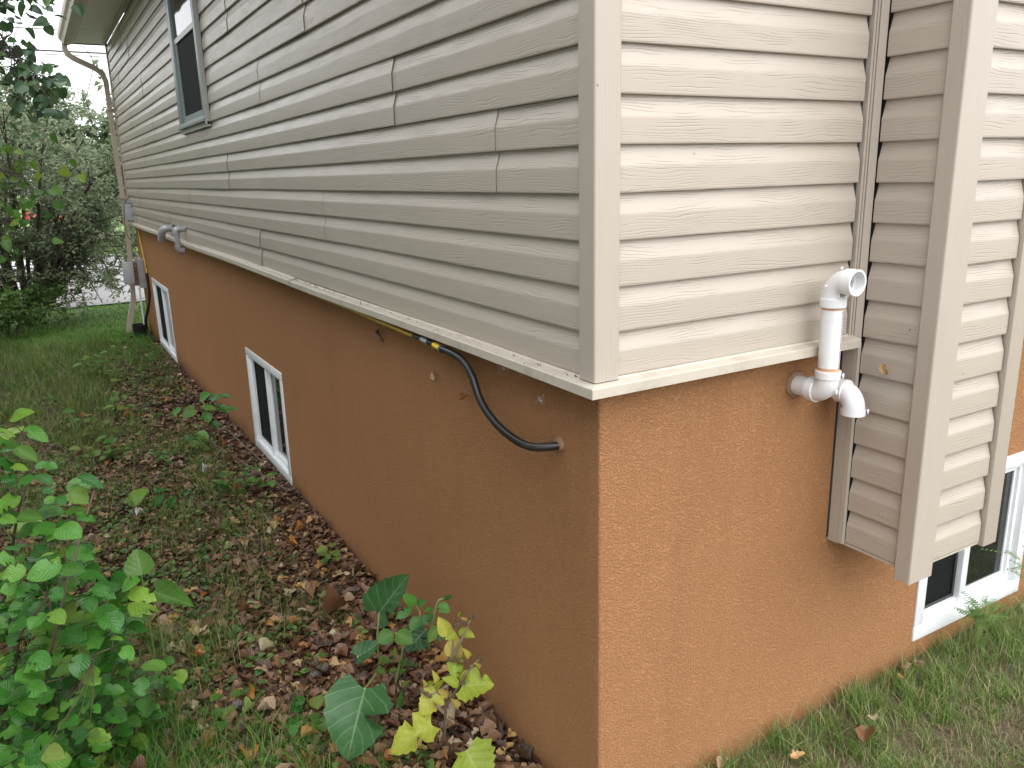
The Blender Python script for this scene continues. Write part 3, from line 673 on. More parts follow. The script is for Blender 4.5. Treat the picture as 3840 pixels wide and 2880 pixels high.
# ================================================================ FIXTURES
def elbow_pts(c, d0, d1, r, n=9):
    """quarter bend from direction d0 (incoming) to d1 (outgoing); c = intersection of the two centre lines"""
    c, d0, d1 = Vector(c), Vector(d0), Vector(d1); o = c - d0 * r + d1 * r
    return [o - d1 * r * math.cos(a) + d0 * r * math.sin(a) for a in [math.pi / 2 * i / n for i in range(n + 1)]]
r_p, r_f = .0305, .0375; ax, ay, az = .796, -.070, 1.298
vp = thing('vent_pipe', 'white plastic vent pipe rising from the stucco with an upper elbow facing the garden', 'pipe', (ax, ay, az))
MB().tube([(ax, .06, az), (ax, -.02, az)], r_p, 28).build('stub', M_pvc, vp, smooth=True)
def hub(parent, c, d, L, r=r_f, name='collar', open_=False, mat=None):
    c, d = Vector(c), Vector(d); m = MB()
    if open_:
        P = [c + d * -L, c, c, c - d * L * .9, c - d * L * .9, c - d * L * 1.15]; RR = [r, r, r - .006, r - .006, r - .012, r - .012]
        n = 32; t = d; up = Vector((0, 0, 1)) if abs(t.z) < .9 else Vector((1, 0, 0)); nn = t.cross(up).normalized(); bb = t.cross(nn); vs = []
        for p, q in zip(P, RR):
            for k in range(n): a = 2 * math.pi * k / n; vs.append(p + (nn * math.cos(a) + bb * math.sin(a)) * q)
        fs = [(i * n + k, i * n + (k + 1) % n, (i + 1) * n + (k + 1) % n, (i + 1) * n + k) for i in range(len(P) - 1) for k in range(n)]
        m.add(vs, fs)
    else: m.tube([c - d * L, c - d * (L - .0015), c - d * .0015, c], [r - .0015, r, r, r - .0015], 32)
    return m.build(name, mat or M_pvc, parent, smooth=True)
# lower elbow: wall -> up
pts = elbow_pts((ax, ay, az), (0, -1, 0), (0, 0, 1), .040)
MB().tube([(ax, ay + .062, az)] + pts + [(ax, ay, az + .05)], r_p + .0035, 28).build('lower_elbow', M_pvc, vp, smooth=True)
hub(vp, (ax, ay + .030, az), (0, -1, 0), .030)
hub(vp, (ax, ay, az + .068), (0, 0, 1), .024)
MB().tube([(ax, ay, az + .03), (ax, ay, 1.585)], r_p, 32).build('riser', M_pvc, vp, smooth=True)
MB().tube([(ax, ay, az + .068), (ax, ay, az + .078)], r_p + .0006, 28, cap=False).build('primer_ring', M_primer, vp, smooth=True)
MB().tube([(ax, ay, 1.548), (ax, ay, 1.556)], r_p + .0006, 28, cap=False).build('primer_ring', M_primer, vp, smooth=True)
zt2 = 1.632
pts = elbow_pts((ax, ay, zt2), (0, 0, 1), (0, -1, 0), .046, 12)
MB().tube([(ax, ay, 1.575)] + pts, r_p + .0035, 32, cap=False).build('upper_elbow', M_pvc, vp, smooth=True)
hub(vp, (ax, ay, 1.582), (0, 0, 1), .027)
hub(vp, (ax, ay - .076, zt2), (0, -1, 0), .034, open_=True, name='open_collar')
MB().box((ax - .004, ay - .001 - .036, 1.300), (ax + .004, ay - .032, 1.312), .002).build('mould_nub', M_pvc, vp)
MB().tube([(ax - .036, ay, 1.618), (ax - .042, ay, 1.618)], .004, 8).build('mould_nub', M_pvc, vp, smooth=True)
MB().tube([(ax, ay - .020, zt2 + .034), (ax, ay - .020, zt2 + .040)], .004, 8).build('mould_nub', M_pvc, vp, smooth=True)
MB().tube([(ax + .02, ay - .036, az + .055), (ax + .022, ay - .0395, az + .055)], .008, 12).build('mould_nub', M_pvc, vp, smooth=True)
# sticker on the upper elbow with a barcode-like print
def decal_strip(parent, name, mat, a0, a1, z0, z1, r, seg=6):
    m = MB(); vs = []
    for i in range(seg + 1):
        a = R(a0 + (a1 - a0) * i / seg)
        for z in (z0, z1): vs.append((ax + math.sin(a) * r, ay - math.cos(a) * r, z))
    m.add(vs, [(2 * i, 2 * i + 2, 2 * i + 3, 2 * i + 1) for i in range(seg)]); return m.build(name, mat, parent, smooth=True)
decal_strip(vp, 'sticker', M_label, -32, 22, 1.5845, 1.606, r_f + .0008)
for i in range(7): decal_strip(vp, 'barcode_bar', M_ink, -26 + i * 3.1, -26 + i * 3.1 + (1.2 if i % 3 else 2.0), 1.5875, 1.603, r_f + .0014, 1)
decal_strip(vp, 'barcode_bar', M_ink, 0, 10, 1.592, 1.605, r_f + .0014, 2)
# the printed line that runs down the riser
fc = bpy.data.curves.new('pipe_lettering', 'FONT'); fc.body = "SES-FOLLOW MANUFACTURER'S INSTALLATION"; fc.size = .0098; fc.align_x = 'LEFT'; fc.align_y = 'CENTER'
fo = bpy.data.objects.new('pipe_lettering_src', fc); COL.objects.link(fo)
dg = bpy.context.evaluated_depsgraph_get(); tm = bpy.data.meshes.new_from_object(fo.evaluated_get(dg)); bpy.data.objects.remove(fo)
L = max(v_.co.x for v_ in tm.vertices); sc_ = (1.545 - 1.375) / L
vs = []
for v_ in tm.vertices:
    s_ = v_.co.y; a = R(14) + s_ / r_p; vs.append((ax + math.sin(a) * (r_p + .0006), ay - math.cos(a) * (r_p + .0006), 1.545 - v_.co.x * sc_))
MB().add(vs, [tuple(p.vertices) for p in tm.polygons]).build('printed_lettering', M_ink, vp)
# caulk collar round the hole
def caulk(parent, c, r0, r1, axis, d=.006, n=26):
    m = MB(); vs = []; rr = random.Random(5)
    for k in range(n):
        a = 2 * math.pi * k / n; w_ = r1 * rr.uniform(.93, 1.07)
        for q, h in ((r0, d), (w_ * .8 + r0 * .2, d * .7), (w_, .0008)):
            p = (math.cos(a) * q, math.sin(a) * q)
            vs.append((c[0] + p[0], c[1] - h, c[2] + p[1]) if axis == 'y' else (c[0] - h, c[1] + p[0], c[2] + p[1]))
    fs = [(k * 3 + j, ((k + 1) % n) * 3 + j, ((k + 1) % n) * 3 + j + 1, k * 3 + j + 1) for k in range(n) for j in range(2)]
    m.add(vs, fs); return m.build('caulk', M_caulk, parent, smooth=True)
caulk(vp, (ax, RC, az), .029, .044, 'y', .010)
bx, by, bz = .932, -.066, 1.271
vd = thing('vent_pipe', 'shorter white plastic vent pipe elbow pointing down beside the chase', 'pipe', (bx, by, bz))
MB().tube([(bx, .06, bz), (bx, .0, bz)], r_p, 28).build('stub', M_pvc, vd, smooth=True)
pts = elbow_pts((bx, by, bz), (0, -1, 0), (0, 0, -1), .046, 12)
MB().tube([(bx, by + .06, bz)] + pts + [(bx, by, bz - .052)], r_p + .0035, 32, cap=False).build('elbow', M_pvc, vd, smooth=True)
hub(vd, (bx, by, bz - .066), (0, 0, -1), .024, open_=True, name='open_collar')
hub(vd, (bx, by + .026, bz), (0, -1, 0), .03)
MB().tube([(bx + .02, by - .036, bz - .052), (bx + .022, by - .0395, bz - .052)], .008, 12).build('mould_nub', M_pvc, vd, smooth=True)
caulk(vd, (bx, RC, bz), .029, .042, 'y', .010)

# ---- yellow gas line under the flashing, coupling and black hose
gl = thing('gas_line', 'thin yellow gas pipe clipped under the flashing of the long wall', 'pipe', (0, 1.1, 1.38))
pts = [(.018, y_, 1.3895 - .004 * math.sin(y_ * 1.3) - (.010 if y_ < 1.8 else 0) * (1.8 - y_) / .7) for y_ in np.linspace(6.25, 1.12, 30)]
MB().tube([(p[0] - .028, p[1], p[2]) for p in pts], .0072, 10).build('pipe', M_yellow, gl, smooth=True)
for y_ in (5.75, 4.9, 3.9, 2.9, 2.15): MB().tube([(-.008, y_, 1.389), (-.008, y_ + .016, 1.389)], .0092, 12).build('clip', M_black, gl, smooth=True)
hz = thing('hose', 'thick black rubber hose curving down from the gas line into the stucco', 'hose', (-.02, .3, 1.2))
MB().tube([(-.010, 1.13, 1.378), (-.014, 1.04, 1.379)], .0085, 12).build('coupling', M_black, hz, smooth=True)
MB().tube([(-.014, 1.045, 1.379), (-.017, .985, 1.379)], .0115, 6).build('coupling', M_greymetal, hz)
MB().tube([(-.016, .99, 1.379), (-.018, .93, 1.378)], .0105, 14).build('coupling', M_black, hz, smooth=True)
MB().tube([(-.018, .932, 1.378), (-.022, .868, 1.376)], .0108, 14).build('marker_tape', M_brightyellow, hz, smooth=True)
MB().tube([(-.022, .870, 1.376), (-.023, .852, 1.375)], .0135, 16).build('clamp', M_black, hz, smooth=True)
MB().tube([(-.0225, .862, 1.376), (-.0228, .860, 1.376)], .0142, 16).build('clamp', M_greymetal, hz, smooth=True)
hp = bezier([(-.022, .86, 1.376), (-.026, .77, 1.376), (-.030, .685, 1.366), (-.034, .622, 1.333), (-.036, .575, 1.275), (-.036, .52, 1.235), (-.034, .44, 1.203), (-.030, .345, 1.187), (-.018, .285, 1.185), (.02, .245, 1.190), (.060, .225, 1.196)], 8)
MB().tube(hp, .0125, 16).build('tube', M_black, hz, smooth=True)
caulk(hz, (RC, .236, 1.194), .011, .023, 'x', .012)

# ---- two regulator vents through the siding
v1 = thing('wall_vent', 'grey metal vent hood elbow turned downwards low on the siding', 'vent', (-.05, 7.1, 1.5))
p_ = elbow_pts((-.10, 7.02, 1.52), (-1, 0, 0), (0, .45, -.89), .06, 8)
MB().tube([(.0, 7.02, 1.52)] + [Vector(q) for q in p_] + [(-.105, 7.09, 1.405)], .036, 16).build('elbow', M_greymetal, v1, smooth=True)
MB().tube([(-.002, 7.02, 1.52), (-.012, 7.02, 1.52)], .055, 18).build('wall_plate', M_greymetal, v1, smooth=True)
v2 = thing('wall_vent', 'upright grey metal pipe with a cap at each end low on the siding', 'vent', (-.06, 6.25, 1.45))
MB().tube([(-.075, 6.25, 1.39), (-.075, 6.25, 1.52)], .024, 14).build('pipe', M_greymetal, v2, smooth=True)
MB().tube([(-.03, 6.25, 1.545), (-.06, 6.25, 1.548), (-.08, 6.25, 1.54), (-.08, 6.25, 1.505)], .031, 14).build('cap', M_greymetal, v2, smooth=True)
MB().tube([(.0, 6.25, 1.545), (-.04, 6.25, 1.545)], .028, 14).build('stub', M_greymetal, v2, smooth=True)
MB().tube([(-.075, 6.25, 1.405), (-.075, 6.25, 1.375), (-.07, 6.25, 1.36), (-.03, 6.25, 1.352)], .030, 14).build('cap', M_greymetal, v2, smooth=True)

# ---- utility boxes and conduit near the far corner
ub = thing('utility_box', 'pale grey utility box on a bracket beside the downspout', 'utility box', (-.13, 10.6, .6))
MB().box((-.215, 10.50, .62), (-.095, 10.66, .915), .008).build('body', M_greybox, ub, smooth=True)
MB().box((-.219, 10.492, .640), (-.090, 10.4995, .925), .003).build('cover', M_greybox, ub, smooth=True)
MB().box((-.094, 10.52, .60), (-.035, 10.64, .91)).build('bracket', M_brownmetal, ub)
MB().box((-.034, 10.50, .56), (.045, 10.62, .955), .004).build('back_plate', M_greymetal, ub)
for z in (.87, .79, .74, .69): MB().tube([(-.065, 10.521, z), (-.065, 10.512, z)], .007, 8).build('knockout', M_black if z < .8 else M_greybox, ub)
MB().tube([(-.045, 10.56, .56), (-.045, 10.60, -.05)], .012, 8).build('white_conduit', M_white, ub, smooth=True)
jb = thing('junction_box', 'small grey junction box on the siding just above the flashing', 'junction box', (-.03, 10.6, 1.47))
MB().box((-.085, 10.50, 1.475), (-.0, 10.70, 1.72), .006).build('body', M_greybox, jb, smooth=True)
MB().box((-.090, 10.49, 1.70), (.0, 10.71, 1.725), .003).build('lid', M_greymetal, jb)
MB().tube([(-.02, 10.52, 1.725), (-.02, 10.52, 1.77)], .012, 8).build('connector', M_greymetal, jb)
MB().tube(bezier([(-.015, 9.9, 1.80), (-.04, 10.2, 1.79), (-.085, 10.45, 1.70), (-.115, 10.47, 1.5), (-.11, 10.47, 1.3), (-.07, 10.5, 1.22), (-.04, 10.5, 1.32)], 6), .004, 6).build('cable', M_black, jb, smooth=True)
cd = thing('conduit', 'yellow conduit turning into black pipe down the stucco near the far corner', 'conduit', (.03, 10.1, 0))
MB().tube(bezier([(.03, 10.44, 1.41), (.030, 10.40, 1.30), (.030, 10.2, 1.0), (.030, 10.1, .80)], 5), .011, 10).build('yellow_pipe', M_yellow, cd, smooth=True)
MB().tube(bezier([(.030, 10.1, .80), (.028, 10.1, .55), (-.005, 10.12, .35), (-.055, 10.2, .16), (-.04, 10.25, .0), (.0, 10.1, -.08), (.03, 9.9, -.10)], 6), .019, 10).build('black_pipe', M_black, cd, smooth=True)
MB().box((.028, 10.12, .80), (.045, 10.22, .9)).build('bracket', M_brownmetal, cd)
bk = thing('bucket', 'small black plastic pot on the ground at the foot of the downspout', 'pot', (-.10, 10.6, -.13))
m = MB(); n = 24; vs = []
prof = [(.085, -.14), (.10, .04), (.106, .04), (.106, .055), (.094, .055), (.08, -.12), (0.002, -.12)]
for r_, z_ in prof:
    for k in range(n): a = 2 * math.pi * k / n; vs.append((-.10 + r_ * math.cos(a), 10.6 + r_ * math.sin(a), z_))
m.add(vs, [(i * n + k, i * n + (k + 1) % n, (i + 1) * n + (k + 1) % n, (i + 1) * n + k) for i in range(len(prof) - 1) for k in range(n)]); m.build('shell', M_black, bk, smooth=True)
# power lines across the road
for i, (z, yq, lab) in enumerate(((4.97, 18, 'topmost thin power line beyond the eaves'), (4.57, 18, 'thick power line running behind the downspout elbow'), (4.50, 18, 'thin power line just below the thick one'))):
    o = MB(); o.tube([(x, yq, z + .0004 * x * x - .004 * x) for x in np.linspace(-30, 20, 26)], (.010, .018, .009)[i], 6)
    tag(o.build('power_line', M_wire, None), lab, 'power line', 'power lines over the road')
sw = MB(); sw.tube(bezier([(-.30, 10.95, 3.70), (-.20, 11.4, 3.72), (-.10, 12, 3.6), (-.18, 13, 3.25)], 8), .006, 6)
tag(sw.build('service_cable', M_wire), 'thin grey cable looping down from the eave corner', 'cable')
# ================================================================ VEGETATION
def leaf_mesh(name, mat, shape, rows=6, cup=.12, droop=.25, wave=0.0, bites=0, seed=0, width=1.0, cols=4, notch=0.0, fold=.0, serr=0.0):
    """unit leaf: base at origin, tip at +X, width given as fraction; one thin curved blade with real curl"""
    rr = random.Random(seed); vs = []; uvs = []; fs = []
    wl = [1.0] * (rows + 1); wr = [1.0] * (rows + 1)
    for _ in range(bites):
        k = rr.randint(1, rows - 1); (wl if rr.random() < .5 else wr)[k] *= rr.uniform(.25, .6)
    for i in range(rows + 1):
        t = i / rows; hw = shape(t) * .5 * width
        for j in range(cols + 1):
            s = j / cols * 2 - 1; e = (wl if s < 0 else wr)[i] if abs(s) > .6 else 1.0
            if serr and abs(s) == 1: e *= 1 + serr * (1 if (i + (j > 0)) % 2 else -1)
            y = s * hw * e
            x = t - notch * (abs(s) ** 1.5) * max(0, 1 - t * 3.2)
            z = cup * hw * (abs(s) ** 1.4) * 2 - droop * t * t - fold * (1 - abs(s)) * hw
            z += wave * math.sin(t * 9 + seed + (3 if s > 0 else 0)) * abs(s)
            vs.append((x, y, z)); uvs.append(((s + 1) / 2, t))
    m = cols + 1
    for i in range(rows):
        for j in range(cols): fs.append((i * m + j, (i + 1) * m + j, (i + 1) * m + j + 1, i * m + j + 1))
    me = bpy.data.meshes.new(name); me.from_pydata(vs, [], fs); ul = me.uv_layers.new(name='UVMap').data
    for p in me.polygons:
        p.use_smooth = True
        for li, v_ in zip(p.loop_indices, p.vertices): ul[li].uv = uvs[v_]
    me.materials.append(mat); return me
ovate = lambda t: (math.sin(math.pi * min(1, t * .97 + .02) ** .88)) ** .7 if 0 < t < 1 else (.02 if t <= 0 else .01)
oval = lambda t: max(.03, math.sin(math.pi * (t ** .9)) ** .6) if t < 1 else .02
def cordate(t): return max(.01, (min(1, .55 + t * 2.6) if t < .17 else (math.cos((t - .17) / .83 * math.pi / 2)) ** .75))
def maple(t): return (.5, .75, 1.0, .62, .9, .5, .35, .02)[min(7, int(t * 7.99))]
lance = lambda t: max(.03, math.sin(math.pi * t) ** .8)
def place_leaf(name, me, parent, base, tip, normal, width=None, twist=0):
    b, t = Vector(base), Vector(tip); d = t - b; L = d.length; X = d / L; Z = Vector(normal); Z = (Z - X * Z.dot(X)).normalized(); Y = Z.cross(X)
    if twist: q = Matrix.Rotation(twist, 3, X); Y = q @ Y; Z = q @ Z
    wv = width if width else L
    M3 = Matrix((X * L, Y * wv, Z * L)).transposed()
    o = bpy.data.objects.new(name, me); COL.objects.link(o); M4 = M3.to_4x4(); M4.translation = b - (Vector(parent.location) if parent else Vector((0, 0, 0)))
    if parent: o.parent = parent
    loc, rot, sca = M4.decompose(); o.location = loc; o.rotation_mode = 'QUATERNION'; o.rotation_quaternion = rot; o.scale = sca
    return o
CAM = Vector(cam.location)
def stems_obj(parent, lines, r0, r1, mat, name='stem'):
    for ln in lines:
        P = bezier(ln, 4) if len(ln) > 2 else [Vector(q) for q in ln]; n = len(P)
        MB().tube(P, [r0 + (r1 - r0) * i / (n - 1) for i in range(n)], 7).build(name, mat, parent, smooth=True)
DARK_BURDOCK = [[[-0.438,0.716,0.282],[-0.537,0.649,0.11],0.198],[[-0.244,1.072,0.331],[-0.179,0.987,0.488],0.136],[[-0.381,0.949,0.255],[-0.311,0.923,0.301],0.065],[[-0.134,0.885,0.317],[-0.217,0.862,0.28],0.101]]
OVAL_SEEDLING = [[[-0.18,0.853,0.452],[-0.22,0.855,0.499],0.038],[[-0.173,0.861,0.444],[-0.157,0.824,0.471],0.026],[[-0.174,0.906,0.412],[-0.24,0.902,0.392],0.035],[[-0.12,0.849,0.397],[-0.17,0.835,0.374],0.037],[[-0.172,0.836,0.408],[-0.221,0.819,0.376],0.04],[[-0.118,0.822,0.357],[-0.16,0.798,0.318],0.034],[[-0.109,0.818,0.348],[-0.117,0.779,0.319],0.026],[[-0.109,0.817,0.445],[-0.088,0.768,0.439],0.038],[[-0.071,0.848,0.437],[-0.057,0.813,0.469],0.022],[[-0.129,0.821,0.435],[-0.162,0.807,0.443],0.021],[[-0.258,0.894,0.342],[-0.322,0.89,0.325],0.051],[[-0.246,0.897,0.334],[-0.209,0.834,0.316],0.056]]
SMALL_SEEDLING = [[[-0.269,0.879,0.259],[-0.269,0.856,0.301],0.021],[[-0.273,0.89,0.236],[-0.269,0.858,0.259],0.017],[[-0.243,0.878,0.207],[-0.231,0.846,0.245],0.026],[[-0.32,0.937,0.186],[-0.301,0.891,0.191],0.022],[[-0.296,0.863,0.2],[-0.28,0.829,0.238],0.019],[[-0.254,0.867,0.178],[-0.244,0.837,0.216],0.022],[[-0.306,0.914,0.219],[-0.307,0.892,0.263],0.019],[[-0.262,0.83,0.153],[-0.248,0.798,0.191],0.019],[[-0.288,0.799,0.094],[-0.281,0.782,0.17],0.025],[[-0.369,0.904,-0.021],[-0.343,0.867,0.023],0.035]]
YELLOW_BURDOCK = [[[-0.299,0.487,0.233],[-0.442,0.515,0.169],0.087],[[-0.195,0.464,0.351],[-0.121,0.394,0.378],0.091],[[-0.2,0.44,0.124],[-0.17,0.357,0.025],0.127],[[-0.262,0.512,0.317],[-0.331,0.503,0.275],0.065],[[-0.197,0.499,0.427],[-0.219,0.463,0.384],0.042],[[-0.194,0.518,0.424],[-0.191,0.506,0.507],0.05],[[-0.216,0.506,0.52],[-0.242,0.506,0.588],0.038],[[-0.169,0.524,0.508],[-0.139,0.472,0.51],0.027],[[-0.184,0.511,0.515],[-0.226,0.5,0.516],0.027],[[-0.27,0.497,0.372],[-0.281,0.484,0.423],0.017],[[-0.263,0.522,0.331],[-0.249,0.491,0.375],0.015],[[-0.226,0.509,0.296],[-0.257,0.503,0.334],0.019],[[-0.207,0.464,0.355],[-0.253,0.469,0.4],0.027],[[-0.181,0.481,0.358],[-0.182,0.458,0.401],0.023],[[-0.162,0.47,0.439],[-0.182,0.459,0.483],0.017],[[-0.187,0.513,0.427],[-0.175,0.477,0.449],0.013],[[-0.206,0.474,0.266],[-0.228,0.465,0.313],0.019],[[-0.139,0.442,0.408],[-0.158,0.427,0.441],0.011],[[-0.154,0.538,0.552],[-0.165,0.517,0.581],0.008],[[-0.142,0.516,0.542],[-0.165,0.501,0.569],0.01],[[-0.293,0.542,0.337],[-0.3,0.522,0.374],0.013],[[-0.279,0.544,0.335],[-0.273,0.513,0.364],0.015]]
BURRS = [[-0.214,0.53,0.569],[-0.179,0.508,0.562],[-0.188,0.508,0.546],[-0.164,0.496,0.552],[-0.153,0.489,0.55],[-0.139,0.486,0.568],[-0.131,0.484,0.575],[-0.173,0.482,0.488],[-0.219,0.494,0.44],[-0.207,0.486,0.436],[-0.197,0.48,0.436],[-0.137,0.448,0.445],[-0.131,0.442,0.436],[-0.168,0.456,0.413],[-0.17,0.463,0.431],[-0.3,0.509,0.334],[-0.291,0.501,0.326],[-0.192,0.456,0.365],[-0.226,0.463,0.324]]
THICKET_LOW = [[[-1.239,0.842,1.025],[-1.188,0.775,1.023],0.05],[[-1.23,0.94,0.911],[-1.17,0.869,0.909],0.039],[[-1.297,1.006,0.838],[-1.252,0.951,0.86],0.044],[[-1.241,0.688,0.967],[-1.192,0.628,0.977],0.033],[[-1.368,1.05,0.887],[-1.401,1.033,0.888],0.049],[[-1.329,0.847,0.922],[-1.391,0.847,0.92],0.041],[[-1.359,0.882,0.86],[-1.4,0.873,0.871],0.037],[[-1.278,0.711,0.909],[-1.253,0.66,0.906],0.031],[[-1.301,0.912,0.77],[-1.349,0.907,0.777],0.029],[[-1.289,0.753,0.824],[-1.259,0.697,0.817],0.036],[[-1.263,0.951,0.728],[-1.237,0.9,0.729],0.044],[[-1.179,0.701,0.889],[-1.132,0.636,0.881],0.027],[[-1.192,0.806,0.813],[-1.185,0.759,0.788],0.028],[[-1.193,0.731,0.788],[-1.133,0.673,0.828],0.037],[[-1.166,0.82,0.84],[-1.118,0.753,0.826],0.033],[[-1.11,0.632,0.9],[-1.073,0.587,0.939],0.044],[[-1.097,0.615,0.89],[-1.042,0.547,0.89],0.035],[[-1.098,0.808,0.746],[-1.044,0.74,0.741],0.038],[[-1.109,0.803,0.698],[-1.064,0.743,0.704],0.029],[[-1.14,0.76,0.752],[-1.13,0.712,0.731],0.028],[[-1.215,0.923,0.661],[-1.178,0.859,0.638],0.037],[[-1.162,0.624,0.763],[-1.132,0.579,0.787],0.015],[[-1.183,0.858,0.604],[-1.142,0.806,0.629],0.02],[[-1.134,0.59,0.752],[-1.116,0.54,0.738],0.029],[[-1.225,0.918,0.566],[-1.203,0.874,0.578],0.025],[[-1.243,0.798,0.602],[-1.203,0.734,0.587],0.043],[[-1.272,0.839,0.707],[-1.22,0.775,0.713],0.052],[[-1.334,0.996,0.607],[-1.291,0.939,0.617],0.04],[[-1.379,0.968,0.681],[-1.339,0.922,0.724],0.044],[[-1.313,0.912,0.617],[-1.282,0.856,0.61],0.039],[[-1.347,0.666,0.755],[-1.307,0.606,0.75],0.043],[[-1.304,0.74,0.647],[-1.266,0.69,0.672],0.036],[[-1.368,0.665,0.67],[-1.329,0.61,0.682],0.039],[[-1.407,0.723,0.635],[-1.427,0.71,0.675],0.04],[[-1.303,0.657,0.589],[-1.277,0.615,0.62],0.027],[[-1.357,0.911,0.434],[-1.327,0.86,0.443],0.034],[[-1.296,0.611,0.569],[-1.268,0.565,0.592],0.035],[[-1.29,0.655,0.492],[-1.253,0.605,0.515],0.036],[[-1.249,0.701,0.454],[-1.225,0.655,0.464],0.028],[[-1.207,0.817,0.422],[-1.167,0.759,0.426],0.022],[[-1.233,0.864,0.368],[-1.215,0.825,0.392],0.02],[[-1.263,0.793,0.432],[-1.243,0.75,0.446],0.022],[[-1.226,0.613,0.591],[-1.212,0.571,0.596],0.02],[[-1.333,0.762,0.421],[-1.308,0.716,0.436],0.026],[[-1.425,0.869,0.377],[-1.375,0.807,0.387],0.036],[[-1.351,0.594,0.513],[-1.31,0.536,0.519],0.039],[[-1.403,0.833,0.336],[-1.36,0.776,0.347],0.038]]
THICKET_HIGH = [[[-1.317,1.154,1.278],[-1.262,1.097,1.314],0.032],[[-1.287,1.202,1.234],[-1.233,1.129,1.21],0.033],[[-1.369,1.275,1.221],[-1.318,1.21,1.222],0.018],[[-1.323,1.232,1.167],[-1.27,1.157,1.141],0.036],[[-1.236,1.119,1.134],[-1.276,1.107,1.135],0.021],[[-1.34,1.187,1.121],[-1.3,1.131,1.13],0.021],[[-1.327,1.044,1.094],[-1.286,0.999,1.144],0.037],[[-1.372,1.175,1.091],[-1.331,1.121,1.109],0.029],[[-1.269,0.998,1.141],[-1.235,0.94,1.132],0.025],[[-1.17,1.055,1.098],[-1.108,0.979,1.084],0.029],[[-1.198,1.076,1.047],[-1.155,1.009,1.026],0.047],[[-1.162,1.137,1.035],[-1.188,1.12,1.049],0.018],[[-1.235,1.046,1.047],[-1.266,1.028,1.045],0.023],[[-1.229,0.922,1.089],[-1.212,0.874,1.084],0.025],[[-1.216,1.064,0.983],[-1.165,1.006,1.007],0.027],[[-1.189,0.94,1.009],[-1.145,0.883,1.02],0.025],[[-1.36,1.197,0.894],[-1.285,1.133,0.945],0.039],[[-1.341,1.09,0.995],[-1.28,1.021,1.002],0.032],[[-1.236,0.995,0.891],[-1.168,0.921,0.894],0.038],[[-1.284,1.185,0.802],[-1.231,1.131,0.843],0.034],[[-1.387,1.116,0.99],[-1.35,1.061,0.995],0.026],[[-1.282,1.024,0.936],[-1.244,0.974,0.961],0.032]]
BIG_ROUND = [[[-1.03,1.207,0.66],[-1.032,1.266,0.735],0.098],[[-1.003,1.122,0.626],[-0.914,0.955,0.639],0.083]]
LOW_ROW = [[[-0.923,3.568,0.047],[-0.829,3.508,0.147],0.095],[[-0.803,3.505,0.016],[-0.742,3.461,0.106],0.065],[[-0.715,3.411,0.028],[-0.682,3.38,0.107],0.047],[[-0.694,3.441,-0.013],[-0.633,3.387,0.043],0.059],[[-0.774,3.565,0.096],[-0.707,3.5,0.128],0.024]]
WALL_SAPLING = [[[-0.269,4.79,0.323],[-0.208,4.739,0.386],0.083],[[-0.203,4.775,0.327],[-0.132,4.707,0.356],0.084],[[-0.124,4.759,0.343],[-0.057,4.686,0.349],0.054],[[-0.261,4.803,0.269],[-0.175,4.716,0.263],0.066],[[-0.158,4.735,0.28],[-0.088,4.647,0.24],0.072],[[-0.088,4.695,0.253],[-0.038,4.631,0.254],0.048],[[-0.236,4.775,0.234],[-0.233,4.716,0.161],0.078],[[-0.314,4.762,0.263],[-0.409,4.766,0.216],0.107],[[-0.402,4.842,0.271],[-0.472,4.839,0.246],0.065],[[-0.203,4.682,0.177],[-0.186,4.621,0.127],0.059],[[-0.33,4.72,0.091],[-0.265,4.635,0.052],0.095],[[-0.344,4.748,0.036],[-0.417,4.762,0.058],0.083],[[-0.359,4.726,0.032],[-0.351,4.671,-0.016],0.083]]
DARK_STEMS = [[[-0.244,1.072,0.331],[-0.259,1.072,0.221],[-0.242,1.122,0.105]],[[-0.438,0.716,0.282],[-0.359,0.862,0.205],[-0.273,1.028,0.127]],[[-0.381,0.949,0.255],[-0.355,1.03,0.176]],[[-0.134,0.885,0.317],[-0.081,0.988,0.164]]]
SEED_STEMS = [[[-0.244,0.943,0.102],[-0.23,0.909,0.214],[-0.228,0.872,0.292],[-0.192,0.869,0.35],[-0.16,0.865,0.399],[-0.169,0.881,0.433]],[[-0.115,0.955,0.189],[-0.113,0.877,0.329],[-0.092,0.859,0.429],[-0.068,0.849,0.443]],[[-0.228,0.872,0.292],[-0.249,0.898,0.337]],[[-0.113,0.877,0.329],[-0.106,0.84,0.341]]]
YEL_STEMS = [[[-0.17,0.708,-0.14],[-0.203,0.609,0.061],[-0.225,0.527,0.262],[-0.223,0.512,0.333],[-0.203,0.507,0.434],[-0.191,0.52,0.5],[-0.178,0.504,0.551]],[[-0.221,0.533,0.248],[-0.196,0.477,0.348],[-0.17,0.456,0.407],[-0.136,0.446,0.439]],[[-0.21,0.643,-0.036],[-0.254,0.587,0.088],[-0.285,0.521,0.205]],[[-0.223,0.512,0.333],[-0.284,0.518,0.317]],[[-0.203,0.507,0.434],[-0.175,0.488,0.503],[-0.139,0.486,0.568]],[[-0.183,0.672,-0.088],[-0.198,0.545,0.056],[-0.197,0.445,0.12]]]
